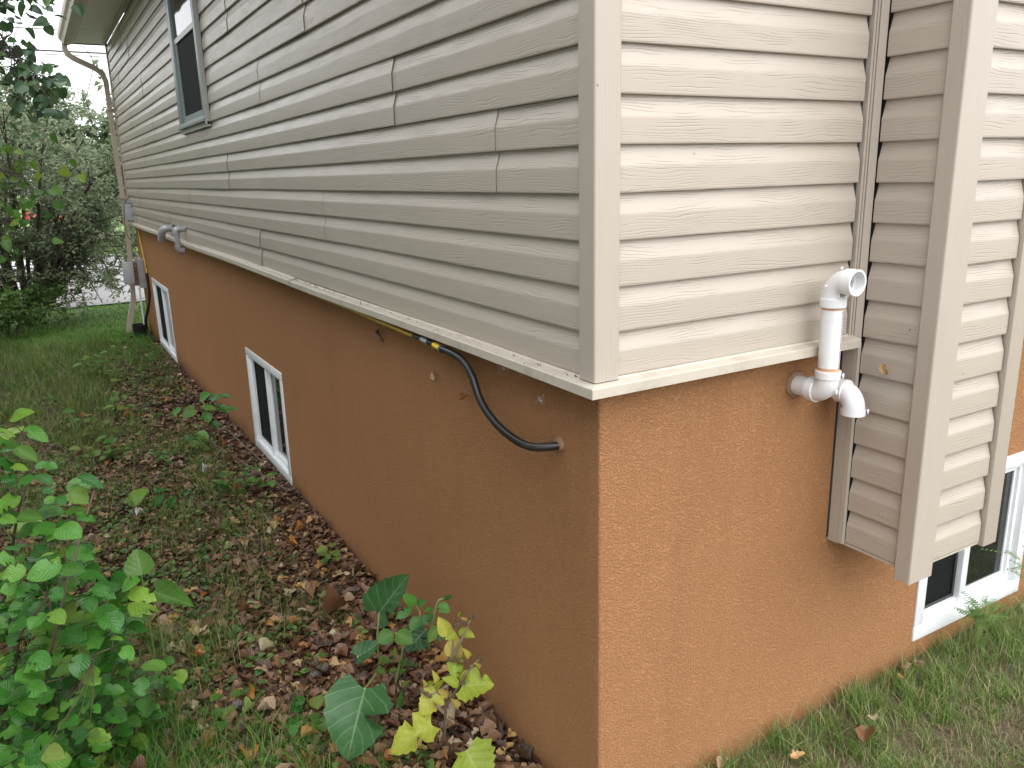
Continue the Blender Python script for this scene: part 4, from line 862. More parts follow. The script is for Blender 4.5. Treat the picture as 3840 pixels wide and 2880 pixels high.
THICKET_STEMS = [[[-1.488,1.527,-0.144],[-1.398,1.125,0.278],[-1.309,0.887,0.647],[-1.229,0.851,0.878],[-1.155,0.969,1.017],[-1.118,1.026,1.079]],[[-1.539,1.508,0.088],[-1.438,1.197,0.439],[-1.379,0.94,0.689],[-1.29,0.867,0.816],[-1.227,0.853,0.891]],[[-1.116,1.351,0.38],[-1.116,0.953,0.642],[-1.059,0.844,0.786],[-1.131,0.834,0.813]],[[-1.434,1.597,0.587],[-1.371,1.289,0.873],[-1.319,1.19,1.039],[-1.248,1.191,1.177],[-1.186,1.179,1.259]],[[-1.329,1.484,0.017],[-1.273,0.986,0.451],[-1.207,0.768,0.646],[-1.157,0.747,0.671]]]

def up_normal(b, k=.9):
    """leaf faces the open sky with some lean of its own"""
    return Vector((random.uniform(-.45, .25), random.uniform(-.75, -.05), k))

# --- burdocks and seedlings by the corner
LM_big = [leaf_mesh('burdock_leaf_%s' % 'abc'[i], M_leaf_dark, cordate, 12, .18, .14, .030, 1, i + 3, 1, 6, .16, .05, .05) for i in range(3)]
LM_yel = [leaf_mesh('lime_leaf_%s' % 'abc'[i], M_leaf_yel, cordate, 12, .2, .2, .035, 2, i + 8, 1, 6, .14, .05, .09) for i in range(3)]
LM_lime = leaf_mesh('lime_small_leaf', M_leaf_yel, ovate, 7, .2, .2, .02, 0, 5)
LM_oval = [leaf_mesh('oval_leaf_%s' % 'abcd'[i], M_leaf_green, ovate, 8, .07, .20, .022, i, i + 20) for i in range(4)]
LM_bright = [leaf_mesh('bright_leaf_%s' % 'ab'[i], M_leaf_bright, ovate, 7, .16, .14, .015, 0, i + 30) for i in range(2)]
LM_bite = [leaf_mesh('bitten_leaf_%s' % 'abcde'[i], M_leaf_green, oval, 10, .07, .20, .028, 2 + i, i + 40) for i in range(5)]
LM_round = leaf_mesh('round_leaf', M_leaf_burd, cordate, 12, .16, .12, .025, 0, 51, 1, 6, .10, .04)
pl = thing('burdock', 'dark green broad leaved burdock growing by the foot of the corner', 'weed', (-.36, 1.0, 0))
for i, (b, t, w_) in enumerate(DARK_BURDOCK):
    nrm = (CAM - Vector(b)).normalized() * .75 + Vector((-.1, -.1, .75)) if i != 1 else (CAM - Vector(b)).normalized() + Vector((-.3, .2, .2))
    place_leaf('leaf', LM_big[i % 3], pl, b, tuple(Vector(b).lerp(Vector(t), 1.12)), nrm, w_ * 1.15)
stems_obj(pl, DARK_STEMS, .0035, .006, M_stem_green)
sp = thing('seedling', 'slender sapling of oval green leaves leaning on the stucco behind the burdock', 'sapling', (-.23, .95, .05))
for i, (b, t, w_) in enumerate(OVAL_SEEDLING): place_leaf('leaf', (LM_oval + LM_bright)[i % 6], sp, b, t, (CAM - Vector(b)).normalized() + up_normal(b), w_ * 1.1)
stems_obj(sp, SEED_STEMS, .0052, .0018, M_stem_green)
sp = thing('seedling', 'low seedling with tiny round leaves between the two burdocks', 'seedling', (-.28, .9, .05))
for i, (b, t, w_) in enumerate(SMALL_SEEDLING):
    place_leaf('leaf', LM_bright[i % 2], sp, b, t, (CAM - Vector(b)).normalized() * .7 + up_normal(b), w_)
for b, t, w_ in SMALL_SEEDLING[::2]:
    g = ground_z(b[0] + .03, b[1] + .08); stems_obj(sp, [[(b[0] + .03, b[1] + .08, float(g) - .01), ((b[0] * 2 + .03) / 2, b[1] + .05, (b[2] + g) / 2 + .01), b]], .0016, .001, M_twig)
yl = thing('burdock', 'yellowing lime green burdock with brown burrs standing at the corner', 'weed', (-.18, .66, -.02))
for i, (b, t, w_) in enumerate(YELLOW_BURDOCK):
    big = w_ > .012 * 1.5 and i < 9
    nrm = (CAM - Vector(b)).normalized() * 1.3 + Vector((random.uniform(-.3, .3), random.uniform(-.3, .2), .4)); w_ *= 1.25
    place_leaf('leaf', LM_yel[i % 3] if i < 5 else LM_lime, yl, b, t, nrm, w_)
stems_obj(yl, YEL_STEMS, .0055, .0025, M_stem_purple)
def burr_mesh():
    m = MB(); rr = random.Random(2)
    vs = []; n = 90
    import bmesh
    bm = bmesh.new(); bmesh.ops.create_icosphere(bm, subdivisions=2, radius=.55); vs = [v_.co.copy() for v_ in bm.verts]; bm.verts.index_update(); m.add(vs, [tuple(v_.index for v_ in f.verts) for f in bm.faces]); bm.free()
    for v_ in vs:
        d = v_.normalized(); a = d.orthogonal().normalized() * .07; c = d.cross(a)
        m.add([v_ + a, v_ - a * .5 + c, v_ - a * .5 - c, d * rr.uniform(.85, 1.15) + Vector((0, 0, .1))], [(0, 1, 3), (1, 2, 3), (2, 0, 3)])
    me = bpy.data.meshes.new('burr'); me.from_pydata([tuple(q) for q in m.v], [], m.f); me.materials.append(M_burr); return me
BM = burr_mesh()
for p in BURRS:
    o = bpy.data.objects.new('burr', BM); COL.objects.link(o); o.parent = yl; o.location = Vector(p) - Vector(yl.location); s_ = random.uniform(.0085, .0115); o.scale = (s_,) * 3; o.rotation_euler = [random.uniform(0, 6) for _ in range(3)]

# --- the leafy thicket at the left: several saplings, every leaf its own part
thk = [thing('thicket_sapling', 'tall wet leafed sapling at the left edge with bitten oval leaves', 'sapling', (-1.42, 1.5, .02)),
       thing('thicket_sapling', 'lower sapling of round bitten leaves spreading over the grass', 'sapling', (-1.12, 1.35, .0)),
       thing('thicket_sapling', 'upper sapling of larger glossy leaves behind the bitten ones', 'sapling', (-1.45, 1.9, .02))]
def nearest_on(lines, p):
    best = None
    for ln in lines:
        for q in ln:
            d = (Vector(q) - Vector(p)).length
            if best is None or d < best[0]: best = (d, q)
    return best[1]
for lst, kind in ((THICKET_LOW, 0), (THICKET_HIGH, 2)):
    for i, (b, t, w_) in enumerate(lst):
        P = thk[2] if kind == 2 else (thk[0] if i < 24 else thk[1])
        nrm = (CAM - Vector(b)).normalized() * .55 + up_normal(b, 1.0)
        me = LM_bite[i % 5] if kind == 0 and i % 3 else LM_oval[i % 4]
        if i % 7 == 3: me = LM_bright[i % 2]
        place_leaf('leaf', me, P, b, t, nrm, w_ * 1.3)
        back = (Vector(b) - CAM).normalized()
        for q in range(1 if kind == 2 else 4):          # the layers behind and between
            o_ = back * random.uniform(.03, .42) + Vector((random.uniform(-.07, .05), random.uniform(-.05, .05), random.uniform(-.09, .05))); L_ = (Vector(t) - Vector(b)).length * random.uniform(.9, 1.25); a_ = random.uniform(0, 6.28)
            b2 = Vector(b) + o_; place_leaf('leaf', random.choice(LM_bite + LM_oval), P, b2, b2 + Vector((math.cos(a_), math.sin(a_), random.uniform(-.5, .2))).normalized() * max(.045, L_), up_normal(b, 1.1), max(.045, L_) * .8)
stems_obj(thk[0], [THICKET_STEMS[0], THICKET_STEMS[1]], .0065, .002, M_twig)
stems_obj(thk[1], [THICKET_STEMS[2], THICKET_STEMS[4]], .005, .002, M_twig)
stems_obj(thk[2], [THICKET_STEMS[3]], .006, .002, M_twig)
# side twigs from the nearest stem point to each leaf base, one mesh per sapling
for P, lst in ((thk[0], THICKET_LOW[:24]), (thk[1], THICKET_LOW[24:]), (thk[2], THICKET_HIGH)):
    m = MB()
    for b, t, w_ in lst:
        q = nearest_on(THICKET_STEMS, b); mid = (Vector(q) + Vector(b)) / 2 + Vector((0, 0, -.02)); m.tube([q, mid, b], [.0014, .0011, .0008], 5, cap=False)
    m.build('twigs', M_twig, P)['kind'] = 'stuff'
def sapling(loc, h, nst, leafL, n_per, meshes, label, cat='sapling', lean=.35, name='seedling', stemmat=None, group=None, down=.15, wr=.7, start=.3):
    root = thing(name, label, cat, loc, group); rr = random.Random(hash(label) % 999 + int(loc[0] * 100) + int(loc[1] * 77))
    for s in range(nst):
        a = rr.uniform(0, 6.28); hh = h * rr.uniform(.65, 1.05); d = Vector((math.cos(a), math.sin(a), 0)) * lean * hh
        ln = [Vector(loc) + d * .05 + Vector((0, 0, -.02)), Vector(loc) + d * .35 + Vector((0, 0, hh * .5)), Vector(loc) + d + Vector((0, 0, hh))]
        P = bezier(ln, 8); MB().tube(P, [.004 * h ** .5 * (1.2 - .9 * i / (len(P) - 1)) for i in range(len(P))], 6).build('stem', stemmat or M_twig, root, smooth=True)
        for k in range(n_per):
            f = start + (1 - start) * (k + rr.uniform(-.3, .3)) / max(1, n_per - 1); f = min(.999, max(0, f)); p = P[int(f * (len(P) - 1))]
            az = k * 2.4 + rr.uniform(-.5, .5); dr = Vector((math.cos(az), math.sin(az), rr.uniform(-down, .35))).normalized(); L = leafL * rr.uniform(.65, 1.15)
            b = p + dr * L * .25
            place_leaf('leaf', rr.choice(meshes), root, b, b + dr * L, Vector((rr.uniform(-.3, .3), rr.uniform(-.5, .1), 1)), L * wr * rr.uniform(.9, 1.15))
    return root
gz = lambda x, y: float(ground_z(x, y))
def sap(x, y, *a, **k): return sapling((x, y, gz(x, y)), *a, **k)
# off to the left, filling the thicket down to the ground
fills = [(-1.66, 1.7, .70, 4, 'dense sapling filling the left edge, topmost leaves catching the light'), (-1.85, 2.2, .7, 4, 'sapling behind the thicket at the edge of the litter'), (-1.45, 1.25, .62, 5, 'short sapling under the bitten leaves'),
         (-1.30, 1.05, .45, 5, 'small round leaved sapling low in the grass'), (-1.75, 2.7, .5, 3, 'open sapling standing beyond the wet thicket'), (-2.0, 3.2, .6, 4, 'leafy sapling at the far side of the thicket'), (-1.66, 1.35, .6, 5, 'densest sapling at the lower left corner'),
         (-1.45, 2.2, .38, 5, 'low sapling in the litter at the left edge'), (-1.32, 1.62, .36, 6, 'low broad leaved sapling spreading into the litter'), (-1.16, 1.12, .30, 6, 'low spreading sapling in the near left grass'), (-1.36, 1.08, .40, 6, 'low dense sapling under the thicket at the bottom edge'), (-1.25, 1.9, .28, 5, 'little spreading sapling between thicket and litter')]
for x, y, h, n, lab in fills: sap(x, y, h, n, .076, 11, LM_bite + LM_oval + LM_bright[:1], lab, lean=.35 if h > .45 else .8, name='thicket_sapling', start=.3 if h > .45 else .15)
rl = thing('round_leaved_weed', 'weed with two big rounded yellow green leaves beside the thicket', 'weed', (-.98, 1.35, .03))
for i, (b, t, w_) in enumerate(BIG_ROUND):
    place_leaf('leaf', LM_round, rl, b, t, (CAM - Vector(b)).normalized() * .8 + Vector((-.2, 0, .8)), w_); g = gz(b[0], b[1] + .35)
    stems_obj(rl, [[(b[0] + .02, b[1] + .32, g), (b[0] + .01, b[1] + .16, (g + b[2]) / 2), b]], .003, .002, M_stem_green)
lr = thing('seedling', 'row of broad dark leaves low in the leaf litter short of the basement window', 'weed', (-.55, 3.3, .0))
for i, (b, t, w_) in enumerate(LOW_ROW):
    o_ = Vector(b); place_leaf('leaf', LM_oval[i % 4], lr, b, t, (CAM - o_).normalized() + Vector((0, 0, .6)), w_); stems_obj(lr, [[(b[0], b[1] + .1, gz(b[0], b[1] + .1) - .02), b]], .0025, .0018, M_stem_green)
ws = thing('seedling', 'sapling of big oval leaves against the stucco between the basement windows', 'sapling', (-.12, 5.0, -.05))
for i, (b, t, w_) in enumerate(WALL_SAPLING): place_leaf('leaf', LM_oval[i % 3] if i != 7 else LM_round, ws, b, t, (CAM - Vector(b)).normalized() * .6 + Vector((0, -.2, .9)), w_)
_c = Vector(WALL_SAPLING[1][0]); stems_obj(ws, [[(_c.x - .02, _c.y + .12, gz(_c.x, _c.y) - .05), (_c.x, _c.y + .05, _c.z * .5), tuple(_c)], [tuple(_c * .7), tuple(Vector(WALL_SAPLING[3][0]))], [tuple(_c * .6), tuple(Vector(WALL_SAPLING[10][0]))]], .005, .002, M_twig)
sap(-.12, 2.12, .13, 2, .055, 5, LM_bright, 'little bright seedling beside the stucco in front of the burdock', start=.6)
sap(-.17, 3.40, .16, 4, .075, 5, LM_bright + LM_oval[:1], 'seedling clump just in front of the near basement window', start=.4, lean=.8)
sap(-.42, 3.55, .14, 3, .07, 4, LM_oval, 'dark seedling in the litter left of the window clump', start=.5, lean=.7)
sap(-.33, 4.55, .12, 3, .06, 4, LM_bright, 'tiny seedling in the litter beyond the near basement window', start=.4, lean=.9)
sap(-.95, 5.3, .34, 3, .09, 5, LM_bright, 'pale green seedling rising from the litter in mid path', lean=.5)
sap(-1.02, 4.7, .22, 4, .08, 5, LM_bright, 'spreading light green seedling low in the litter', lean=.8)
sap(-.70, 6.2, .4, 2, .10, 4, LM_bright, 'upright seedling of lime leaves at the edge of the grass', lean=.3)
sap(-.75, 7.9, .3, 5, .09, 6, LM_bright, 'yellow green weed clump at the edge of the far grass', lean=.9)
sap(-.62, 4.35, .18, 5, .05, 6, LM_oval, 'small dark weed cluster in the middle of the leaf litter', lean=.8)
sap(-.85, 1.2, .08, 3, .06, 4, LM_bright, 'low weed rosette in the grass left of the burdock', lean=.9, start=.3)
sap(-.64, 1.05, .06, 3, .07, 4, LM_oval, 'flat green weed rosette between grass and burdock', lean=.9, start=.2)
sap(-.55, .98, .05, 3, .07, 4, LM_bright, 'flat weed rosette right of the others by the burdock', lean=.9, start=.2)

# ---------------------------------------------------------------- instanced masses (numpy)
def rand_rot(n, tilt, rng):
    """matrices: X = leaf direction, Z = normal, random heading, tilt = max lean in radians"""
    az = rng.uniform(0, 2 * np.pi, n); X = np.stack([np.cos(az), np.sin(az), np.zeros(n)], -1)
    nz = np.stack([rng.normal(0, tilt, n), rng.normal(0, tilt, n), np.ones(n)], -1); nz /= np.linalg.norm(nz, axis=1, keepdims=True)
    X = X - nz * (X * nz).sum(1, keepdims=True); X /= np.linalg.norm(X, axis=1, keepdims=True); Y = np.cross(nz, X)
    return np.stack([X, Y, nz], -1)
def cloud(name, me_list, pos, rot, size, mats, parent=None, kind=None, rng=RNG, width=None, tri=None):
    """merge many copies of small templates into one mesh with a per-leaf tint"""
    V = []; F = []; T = []; U = []; off = 0; ch = rng.integers(0, len(me_list), len(pos))
    for c, me in enumerate(me_list):
        s = ch == c; n = int(s.sum())
        if not n: continue
        tv = np.array([v_.co[:] for v_ in me.vertices]); tf = np.array([tuple(p.vertices) for p in me.polygons]); uvt = np.zeros((len(tv), 2)); ul = me.uv_layers[0].data
        for p in me.polygons:
            for li, vi in zip(p.loop_indices, p.vertices): uvt[vi] = ul[li].uv
        sc = np.stack([size[s], size[s] * (width[s] if width is not None else 1), size[s]], -1)
        P = np.einsum('nij,vj->nvi', rot[s] * sc[:, None, :], tv) + pos[s][:, None, :]
        V.append(P.reshape(-1, 3)); F.append((tf[None] + (np.arange(n) * len(tv))[:, None, None] + off).reshape(-1, 4)); off += n * len(tv)
        T.append(np.repeat(rng.uniform(0, 1, n), len(tv))); U.append(np.tile(uvt, (n, 1)))
    o = np_mesh(name, np.concatenate(V), np.concatenate(F), mats, parent, smooth=True, tint=np.concatenate(T), uv=np.concatenate(U))
    if kind: o['kind'] = kind
    return o
# ---- leaf litter
LT = [leaf_mesh('litter_leaf_%s' % 'abcdef'[i], M_dead, (ovate, cordate, maple, ovate, oval, maple)[i], 5, (.08, .16, .05, -.1, .3, -.08)[i], (.12, -.14, .16, .10, -.16, .08)[i], .085, 2 + i % 3, i + 70, 1, 4 if i < 2 else 2) for i in range(6)]
rng = np.random.default_rng(5)
n = 105000; x = rng.uniform(-2.9, .05, n); y = rng.uniform(-.4, 10.5, n)
def patch(x, y, s, seed):
    return .5 + .5 * np.sin(x * s + seed + 1.7 * np.sin(y * s * .8 + seed * 2)) * np.cos(y * s * 1.1 + 1.3 * np.sin(x * s * .7 + seed))
dens = np.where(y < 4.6, 1.0, np.clip(1 - (y - 4.6) / 5, .06, 1)) * (.5 + .7 * patch(x, y, 2.3, 1))
grassy = np.clip((-x - .75 - .35 * np.sin(y * 2)) * 1.3, 0, 1) * np.clip((1.6 - y) * 2, 0, 1)     # grass patch at the near left
far_g = np.clip((y - 5.2) / 1.2, 0, 1) * np.clip((-x - .55) / .35, 0, 1)
dens = dens * (1 - .8 * grassy) * (1 - .8 * far_g) * (.55 + .45 * np.clip((x + .9) / .5, 0, 1))
k = rng.uniform(0, 1, n) < dens; x, y = x[k], y[k]; n = len(x)
z = ground_z(x, y) + rng.uniform(.002, .022, n)
lit = cloud('leaf_litter', LT, np.stack([x, y, z], -1), rand_rot(n, .22, rng), .016 + .055 * rng.uniform(0, 1, n) ** 1.4 * np.where(y < 2.2, 1.35, 1.0), [M_dead], kind='stuff', rng=rng, width=rng.uniform(.55, 1.0, n))
tag(lit, 'wet brown leaf litter covering the ground along the stucco wall', 'leaf litter')
# twigs and wood bits
m = MB()
for _ in range(260):
    a = rng.uniform(0, 6.28); px_, py_ = rng.uniform(-2.2, 0), rng.uniform(-.2, 8); L = rng.uniform(.03, .22); z_ = gz(px_, py_) + .02
    q = (px_ + math.cos(a) * L, py_ + math.sin(a) * L); m.tube([(px_, py_, z_), ((px_ + q[0]) / 2, (py_ + q[1]) / 2 + .01, z_ + .008), (*q, gz(*q) + .015)], rng.uniform(.0008, .0025), 4)
tag(m.build('twig_litter', M_twig), 'thin brown twigs scattered through the leaf litter', 'twigs', kind='stuff')
# ---- fallen leaves one can pick out, each a thing of its own
FL_M = {'orange': (M_dead_orange, 85, .055), 'tan': (M_dead_pale, 80, .055), 'rust': (M_dead_red, 90, .06), 'green': (M_dead_green, 26, .05)}
fall = {}
for c, (mt, cnt, sz) in FL_M.items():
    fall[c] = [leaf_mesh('fallen_%s_%s' % (c, 'abc'[i]), mt, (cordate, maple, ovate)[i], 7, (.5, .25, .9)[i], (.15, -.2, .1)[i], .07, 1 + i, 90 + i, 1, 4) for i in range(3)]
    if c != 'green': continue
rr = random.Random(21)
COLN = {'orange': 'orange', 'tan': 'pale tan', 'rust': 'rust brown', 'green': 'green'}
used_labels = {}
def where(x, y):
    ac = 'against the stucco' if x > -.14 else 'a hand from the stucco' if x > -.32 else 'in mid litter' if x > -.62 else 'towards the thicket'
    al = 'beside the yellow burdock' if y < .75 else 'beside the dark burdock' if y < 1.35 else 'just beyond the burdocks' if y < 2.1 else 'halfway to the near window' if y < 3.0 else 'before the near window' if y < 4.5 else 'past the near window' if y < 5.6 else 'midway to the far window' if y < 7 else 'near the far window'
    return ac + ' ' + al
def drop(c, x, y, L, zone, lab=None, up=.022, tilt=.35):
    k = rr.randrange(3); me = fall[c][k]; a = rr.uniform(0, 6.28); b = Vector((x, y, gz(x, y) + up)); d = Vector((math.cos(a), math.sin(a), rr.uniform(-.1, .25)))
    if not lab:
        sz_ = 'small' if L < .043 else 'large' if L > .056 else 'middling'
        lab = '%s %s %s fallen leaf %s' % (sz_, COLN[c], ('cupped', 'lobed', 'oval')[k], where(x, y))
        if used_labels.get(lab, 0) >= 1: return None
        used_labels[lab] = 1
    o = place_leaf('fallen_leaf', me, None, b, b + d.normalized() * L, (rr.uniform(-tilt, tilt), rr.uniform(-tilt, tilt), 1), L * rr.uniform(.65, .95))
    return tag(o, lab, 'leaf', 'fallen leaves')
for c, (mt, cnt, sz) in FL_M.items():
    for _ in range(cnt):
        y = rr.triangular(.2, 7.5, 1.2); x = -rr.uniform(.04, .5 + min(1.1, y * .4)); zone = 'far' if y > 3.3 else ('grass' if x < -.75 and y < 1.8 else 'near')
        drop(c, x, y, sz * rr.uniform(.65, 1.15), zone)
for x, y, c, L, lab in ((-.18, 1.72, 'rust', .12, 'large crumpled grey brown leaf on the litter behind the burdock'), (-.30, 1.95, 'rust', .10, 'big purple brown leaf standing up in the litter'), (-.10, .80, 'tan', .11, 'big flat brown leaf beneath the yellow burdock'),
                        (-.72, 1.30, 'orange', .075, 'bright orange leaf at the border of grass and litter'), (-.80, .95, 'orange', .075, 'golden orange leaf low in the near grass')):
    drop(c, x, y, L, 'near', lab, .03)
for x, y, c, L, lab in ((.72, -.10, 'orange', .05, 'yellow curled leaf in the grass under the stucco'), (.97, -.19, 'rust', .085, 'rolled rust brown leaf lying on the right lawn'), (1.10, -.12, 'tan', .045, 'small whitish leaf on the right lawn'), (1.40, -.03, 'orange', .04, 'small orange leaf below the front basement window'), (.52, .0, 'tan', .05, 'torn pale leaf at the foot of the corner wall')):
    drop(c, x, y, L, 'right', lab, .05)
for x, y, c, L, lab in ((-.98, .72, 'orange', .07, 'crumpled orange brown leaf deep in the near grass'), (-.62, .90, 'orange', .065, 'orange leaf lying flat left of the dark burdock'), (-.66, 1.12, 'tan', .08, 'large tan leaf between grass and dark burdock'), (-.74, .74, 'tan', .065, 'curled cream leaf at the bottom of the near grass'),
                        (-.50, .66, 'rust', .08, 'brown lobed leaf under the big burdock leaf'), (-.86, 1.62, 'orange', .06, 'small bright orange leaf at the far rim of the grass'), (-.52, .78, 'orange', .06, 'orange leaf touching the big burdock leaf'), (-.44, 1.45, 'orange', .05, 'orange leaf on the litter above the dark burdock'), (-1.12, .95, 'rust', .07, 'brown and orange leaf under the low saplings')):
    drop(c, x, y, L, 'near', lab, .045)
# leaves caught on the walls
for i, (p, c, L, lab, nrm, dr) in enumerate((((.030, 1.60, 1.325), 'rust', .055, 'curled brown leaf hanging in a cobweb on the stucco', (-1, -.3, .1), (0, -.5, -1)), ((.030, 1.05, 1.255), 'tan', .045, 'torn leaf scrap stuck to the stucco below the marker tape', (-1, 0, 0), (0, -.2, -1)),
                                     ((.028, .80, 1.205), 'orange', .032, 'small orange leaf stuck to the stucco beside the hose', (-1, 0, .3), (0, -.9, .6)), ((.998, -.115, 1.365), 'orange', .036, 'dry tan leaf stuck to the siding of the chase', (-1, 0, .1), (0, -.3, -1)))):
    b = Vector(p); tag(place_leaf('stuck_leaf', fall[c][i % 3], None, b, b + Vector(dr).normalized() * L, nrm, L * .75), lab, 'leaf')
# grime and bits on the ledge
m = MB()
for _ in range(420):
    y_ = rng.uniform(.03, 8) ** 1.0; o_ = -abs(rng.normal(.006, .008)) - .002; s_ = rng.uniform(.0006, .0024); z_ = 1.4365 + (o_ + .004) * .15 + s_ * .4
    m.box((max(o_, -.036), y_, z_ - s_), (max(o_, -.036) + s_ * rng.uniform(.6, 2), y_ + s_ * rng.uniform(1, 3), z_ + s_ * .4))
tag(m.build('ledge_debris', M_twig), 'dark crumbs of dirt lying along the flashing ledge', 'debris', kind='stuff')
for x, y, s_, lab in ((-.42, 3.95, .07, 'crumpled white paper scrap lying on the litter'), (-.90, 3.35, .06, 'torn whitish scrap lying beside the thicket')):
    s_ *= .7
    b = Vector((x, y, gz(x, y) + .03)); o = place_leaf('paper_scrap', leaf_mesh('scrap', M_plasticwhite, maple, 7, 1.2, -.3, .15, 3, int(x * 10), 1, 4), None, b, b + Vector((s_, s_ * .4, .01)), (0, -.3, 1), s_ * .9); tag(o, lab, 'paper scrap')

# cobwebs with caught fluff under the ledge
for i, (y0_, z0_, n_, L_, lab) in enumerate(((.50, 1.385, 16, .07, 'dusty cobweb under the flashing above the hose'), (.30, 1.32, 14, .03, 'tuft of cobweb stuck to the stucco near the corner'), (.36, 1.385, 14, .06, 'torn cobweb with bits under the flashing close to the corner'), (1.62, 1.37, 8, .06, 'fine cobweb holding the curled brown leaf'))):
    m = MB()
    for _ in range(n_):
        a = Vector((.012 + .03 * random.random(), y0_ + random.uniform(-L_, L_) * .5, z0_ + random.uniform(-.01, .015))); b = a + Vector((random.uniform(-.01, .012), random.uniform(-1, 1) * L_ * .6, random.uniform(-1, .2) * L_ * .5)); m.tube([a, (a + b) / 2 + Vector((0, 0, -.006)), b], .0004, 3, cap=False)
    for _ in range(3):
        a = Vector((.02, y0_ + random.uniform(-L_, L_) * .4, z0_ - random.uniform(0, L_ * .3))); m.box(a, a + Vector((.003, .004, .005)))
    tag(m.build('cobweb', M_cobweb), lab, 'cobweb')
# ---- grass
def grass(name, x, y, h, mat, rng, lean=.5, w=.0022, label='', base=None, flat=0.0, dirbias=None, cat='grass'):
    n = len(x); z = ground_z(x, y) - .004 if base is None else base
    az = rng.uniform(0, 2 * np.pi, n)
    if dirbias is not None: az = dirbias + rng.normal(0, 1.0, n)
    ln = rng.uniform(.1, 1, n) ** .7 * lean; D = np.stack([np.cos(az), np.sin(az), np.zeros(n)], -1); S = np.stack([-np.sin(az), np.cos(az), np.zeros(n)], -1)
    tw = rng.uniform(-1, 1, n); S = S * np.cos(tw)[:, None] + D * np.sin(tw)[:, None]
    V = []; wv = w * rng.uniform(.6, 1.5, n)
    K = 4
    for i in range(K + 1):
        t = i / K; hz_ = h * (t - flat * t * t * ln); hx = h * ln * t * t * 1.1
        c = np.stack([x, y, z], -1) + D * hx[:, None]; c[:, 2] += hz_ * np.sqrt(np.clip(1 - (ln * t * .8) ** 2, .1, 1))
        ww = (wv * (1 - t ** 1.6) * .5 + .0001)[:, None]; V += [c - S * ww, c + S * ww]
    V = np.stack(V, 1); m_ = 2 * (K + 1); f = np.array([(2 * i, 2 * i + 1, 2 * i + 3, 2 * i + 2) for i in range(K)])
    F = (f[None] + (np.arange(n) * m_)[:, None, None]).reshape(-1, 4)
    o = np_mesh(name, V.reshape(-1, 3), F, mat, tint=np.repeat(rng.uniform(0, 1, n), m_)); tag(o, label, cat, kind='stuff'); return o
def scatter(n, x0, x1, y0, y1, rng, f):
    x = rng.uniform(x0, x1, n); y = rng.uniform(y0, y1, n); k = rng.uniform(0, 1, n) < f(x, y); return x[k], y[k]
rng = np.random.default_rng(9)
# tufts: centres with many blades each
def tufts(nt, per, x0, x1, y0, y1, rad, rng, f):
    cx, cy = scatter(nt, x0, x1, y0, y1, rng, f); k = rng.integers(per // 2, per * 3 // 2, len(cx)); X = np.repeat(cx, k); Y = np.repeat(cy, k)
    return X + rng.normal(0, rad, len(X)), Y + rng.normal(0, rad, len(Y))
x, y = tufts(1500, 26, -2.4, -.35, -.2, 1.85, .03, rng, lambda a, b: np.clip((-a - .55 + .25 * np.sin(b * 3)) * 1.6, 0, 1))
grass('grass', x, y, rng.uniform(.05, .17, len(x)), M_grass_green, rng, .95, .0026, 'long green grass matted in the near left corner')
x, y = tufts(1150, 18, -2.2, -.22, 1.5, 5.6, .035, rng, lambda a, b: np.clip(.1 + .9 * patch(a, b, 3.1, 4) + (-a - .7) * .35, 0, 1))
grass('grass', x, y, rng.uniform(.05, .16, len(x)), M_grass, rng, .95, .0026, 'sparse grass poking through the leaf litter')
x, y = tufts(650, 26, -3.2, -.62, 5.3, 10.4, .05, rng, lambda a, b: np.clip((-a - .62 + .1 * (b - 5)) * 2.5, 0, 1))
grass('grass', x, y, rng.uniform(.06, .26, len(x)), M_grass, rng, .9, .004, 'tall pale grass beyond the litter in front of the shrub')
x, y = tufts(560, 22, -1.0, -.02, 6.2, 11.2, .05, rng, lambda a, b: np.clip(.15 + (b - 7) / 4, 0, 1) * (.4 + .6 * patch(a, b, 2.5, 2)))
grass('grass', x, y, rng.uniform(.04, .13, len(x)), M_grass_green, rng, .8, .0035, 'mossy short grass along the far end of the wall')
x, y = scatter(26000, -3.5, 2.0, 10.2, 14.1, rng, lambda a, b: np.clip((b - 9.8) / 1.2, 0, 1))
grass('grass', x, y, rng.uniform(.03, .08, len(x)), M_grass_green, rng, .8, .006, 'bright mown lawn strip beside the road')
inwall = lambda a, b: (b < .03).astype(float)
edge = lambda a, b: np.exp(-((b - .0) / .22) ** 2)
x, y = tufts(2300, 24, .28, 3.0, -1.7, .03, .022, rng, lambda a, b: np.clip(.42 + .9 * edge(a, b) + .35 * patch(a, b, 6, 3), 0, 1) * (b < .02))
k = y < .040; x, y = x[k], y[k]
grass('grass', x, y, rng.uniform(.03, .11, len(x)) * (.5 + .7 * edge(x, y)), M_grass_lawn, rng, .9, .0023, 'green grass tufts along the foot of the front wall')
x, y = scatter(30000, .28, 3.0, -1.7, .03, rng, lambda a, b: np.ones_like(a))
grass('dry_grass', x, y, rng.uniform(.02, .06, len(x)), M_thatch, rng, 1.0, .0016, 'dry straw thatch between the grass tufts on the right')
x, y = scatter(3500, -2.4, -.4, -.2, 1.9, rng, lambda a, b: np.clip((-a - .5) * 2, 0, 1))
grass('dry_grass', x, y, rng.uniform(.03, .10, len(x)), M_thatch, rng, 1.0, .0014, 'straw coloured dead blades in the near left grass')
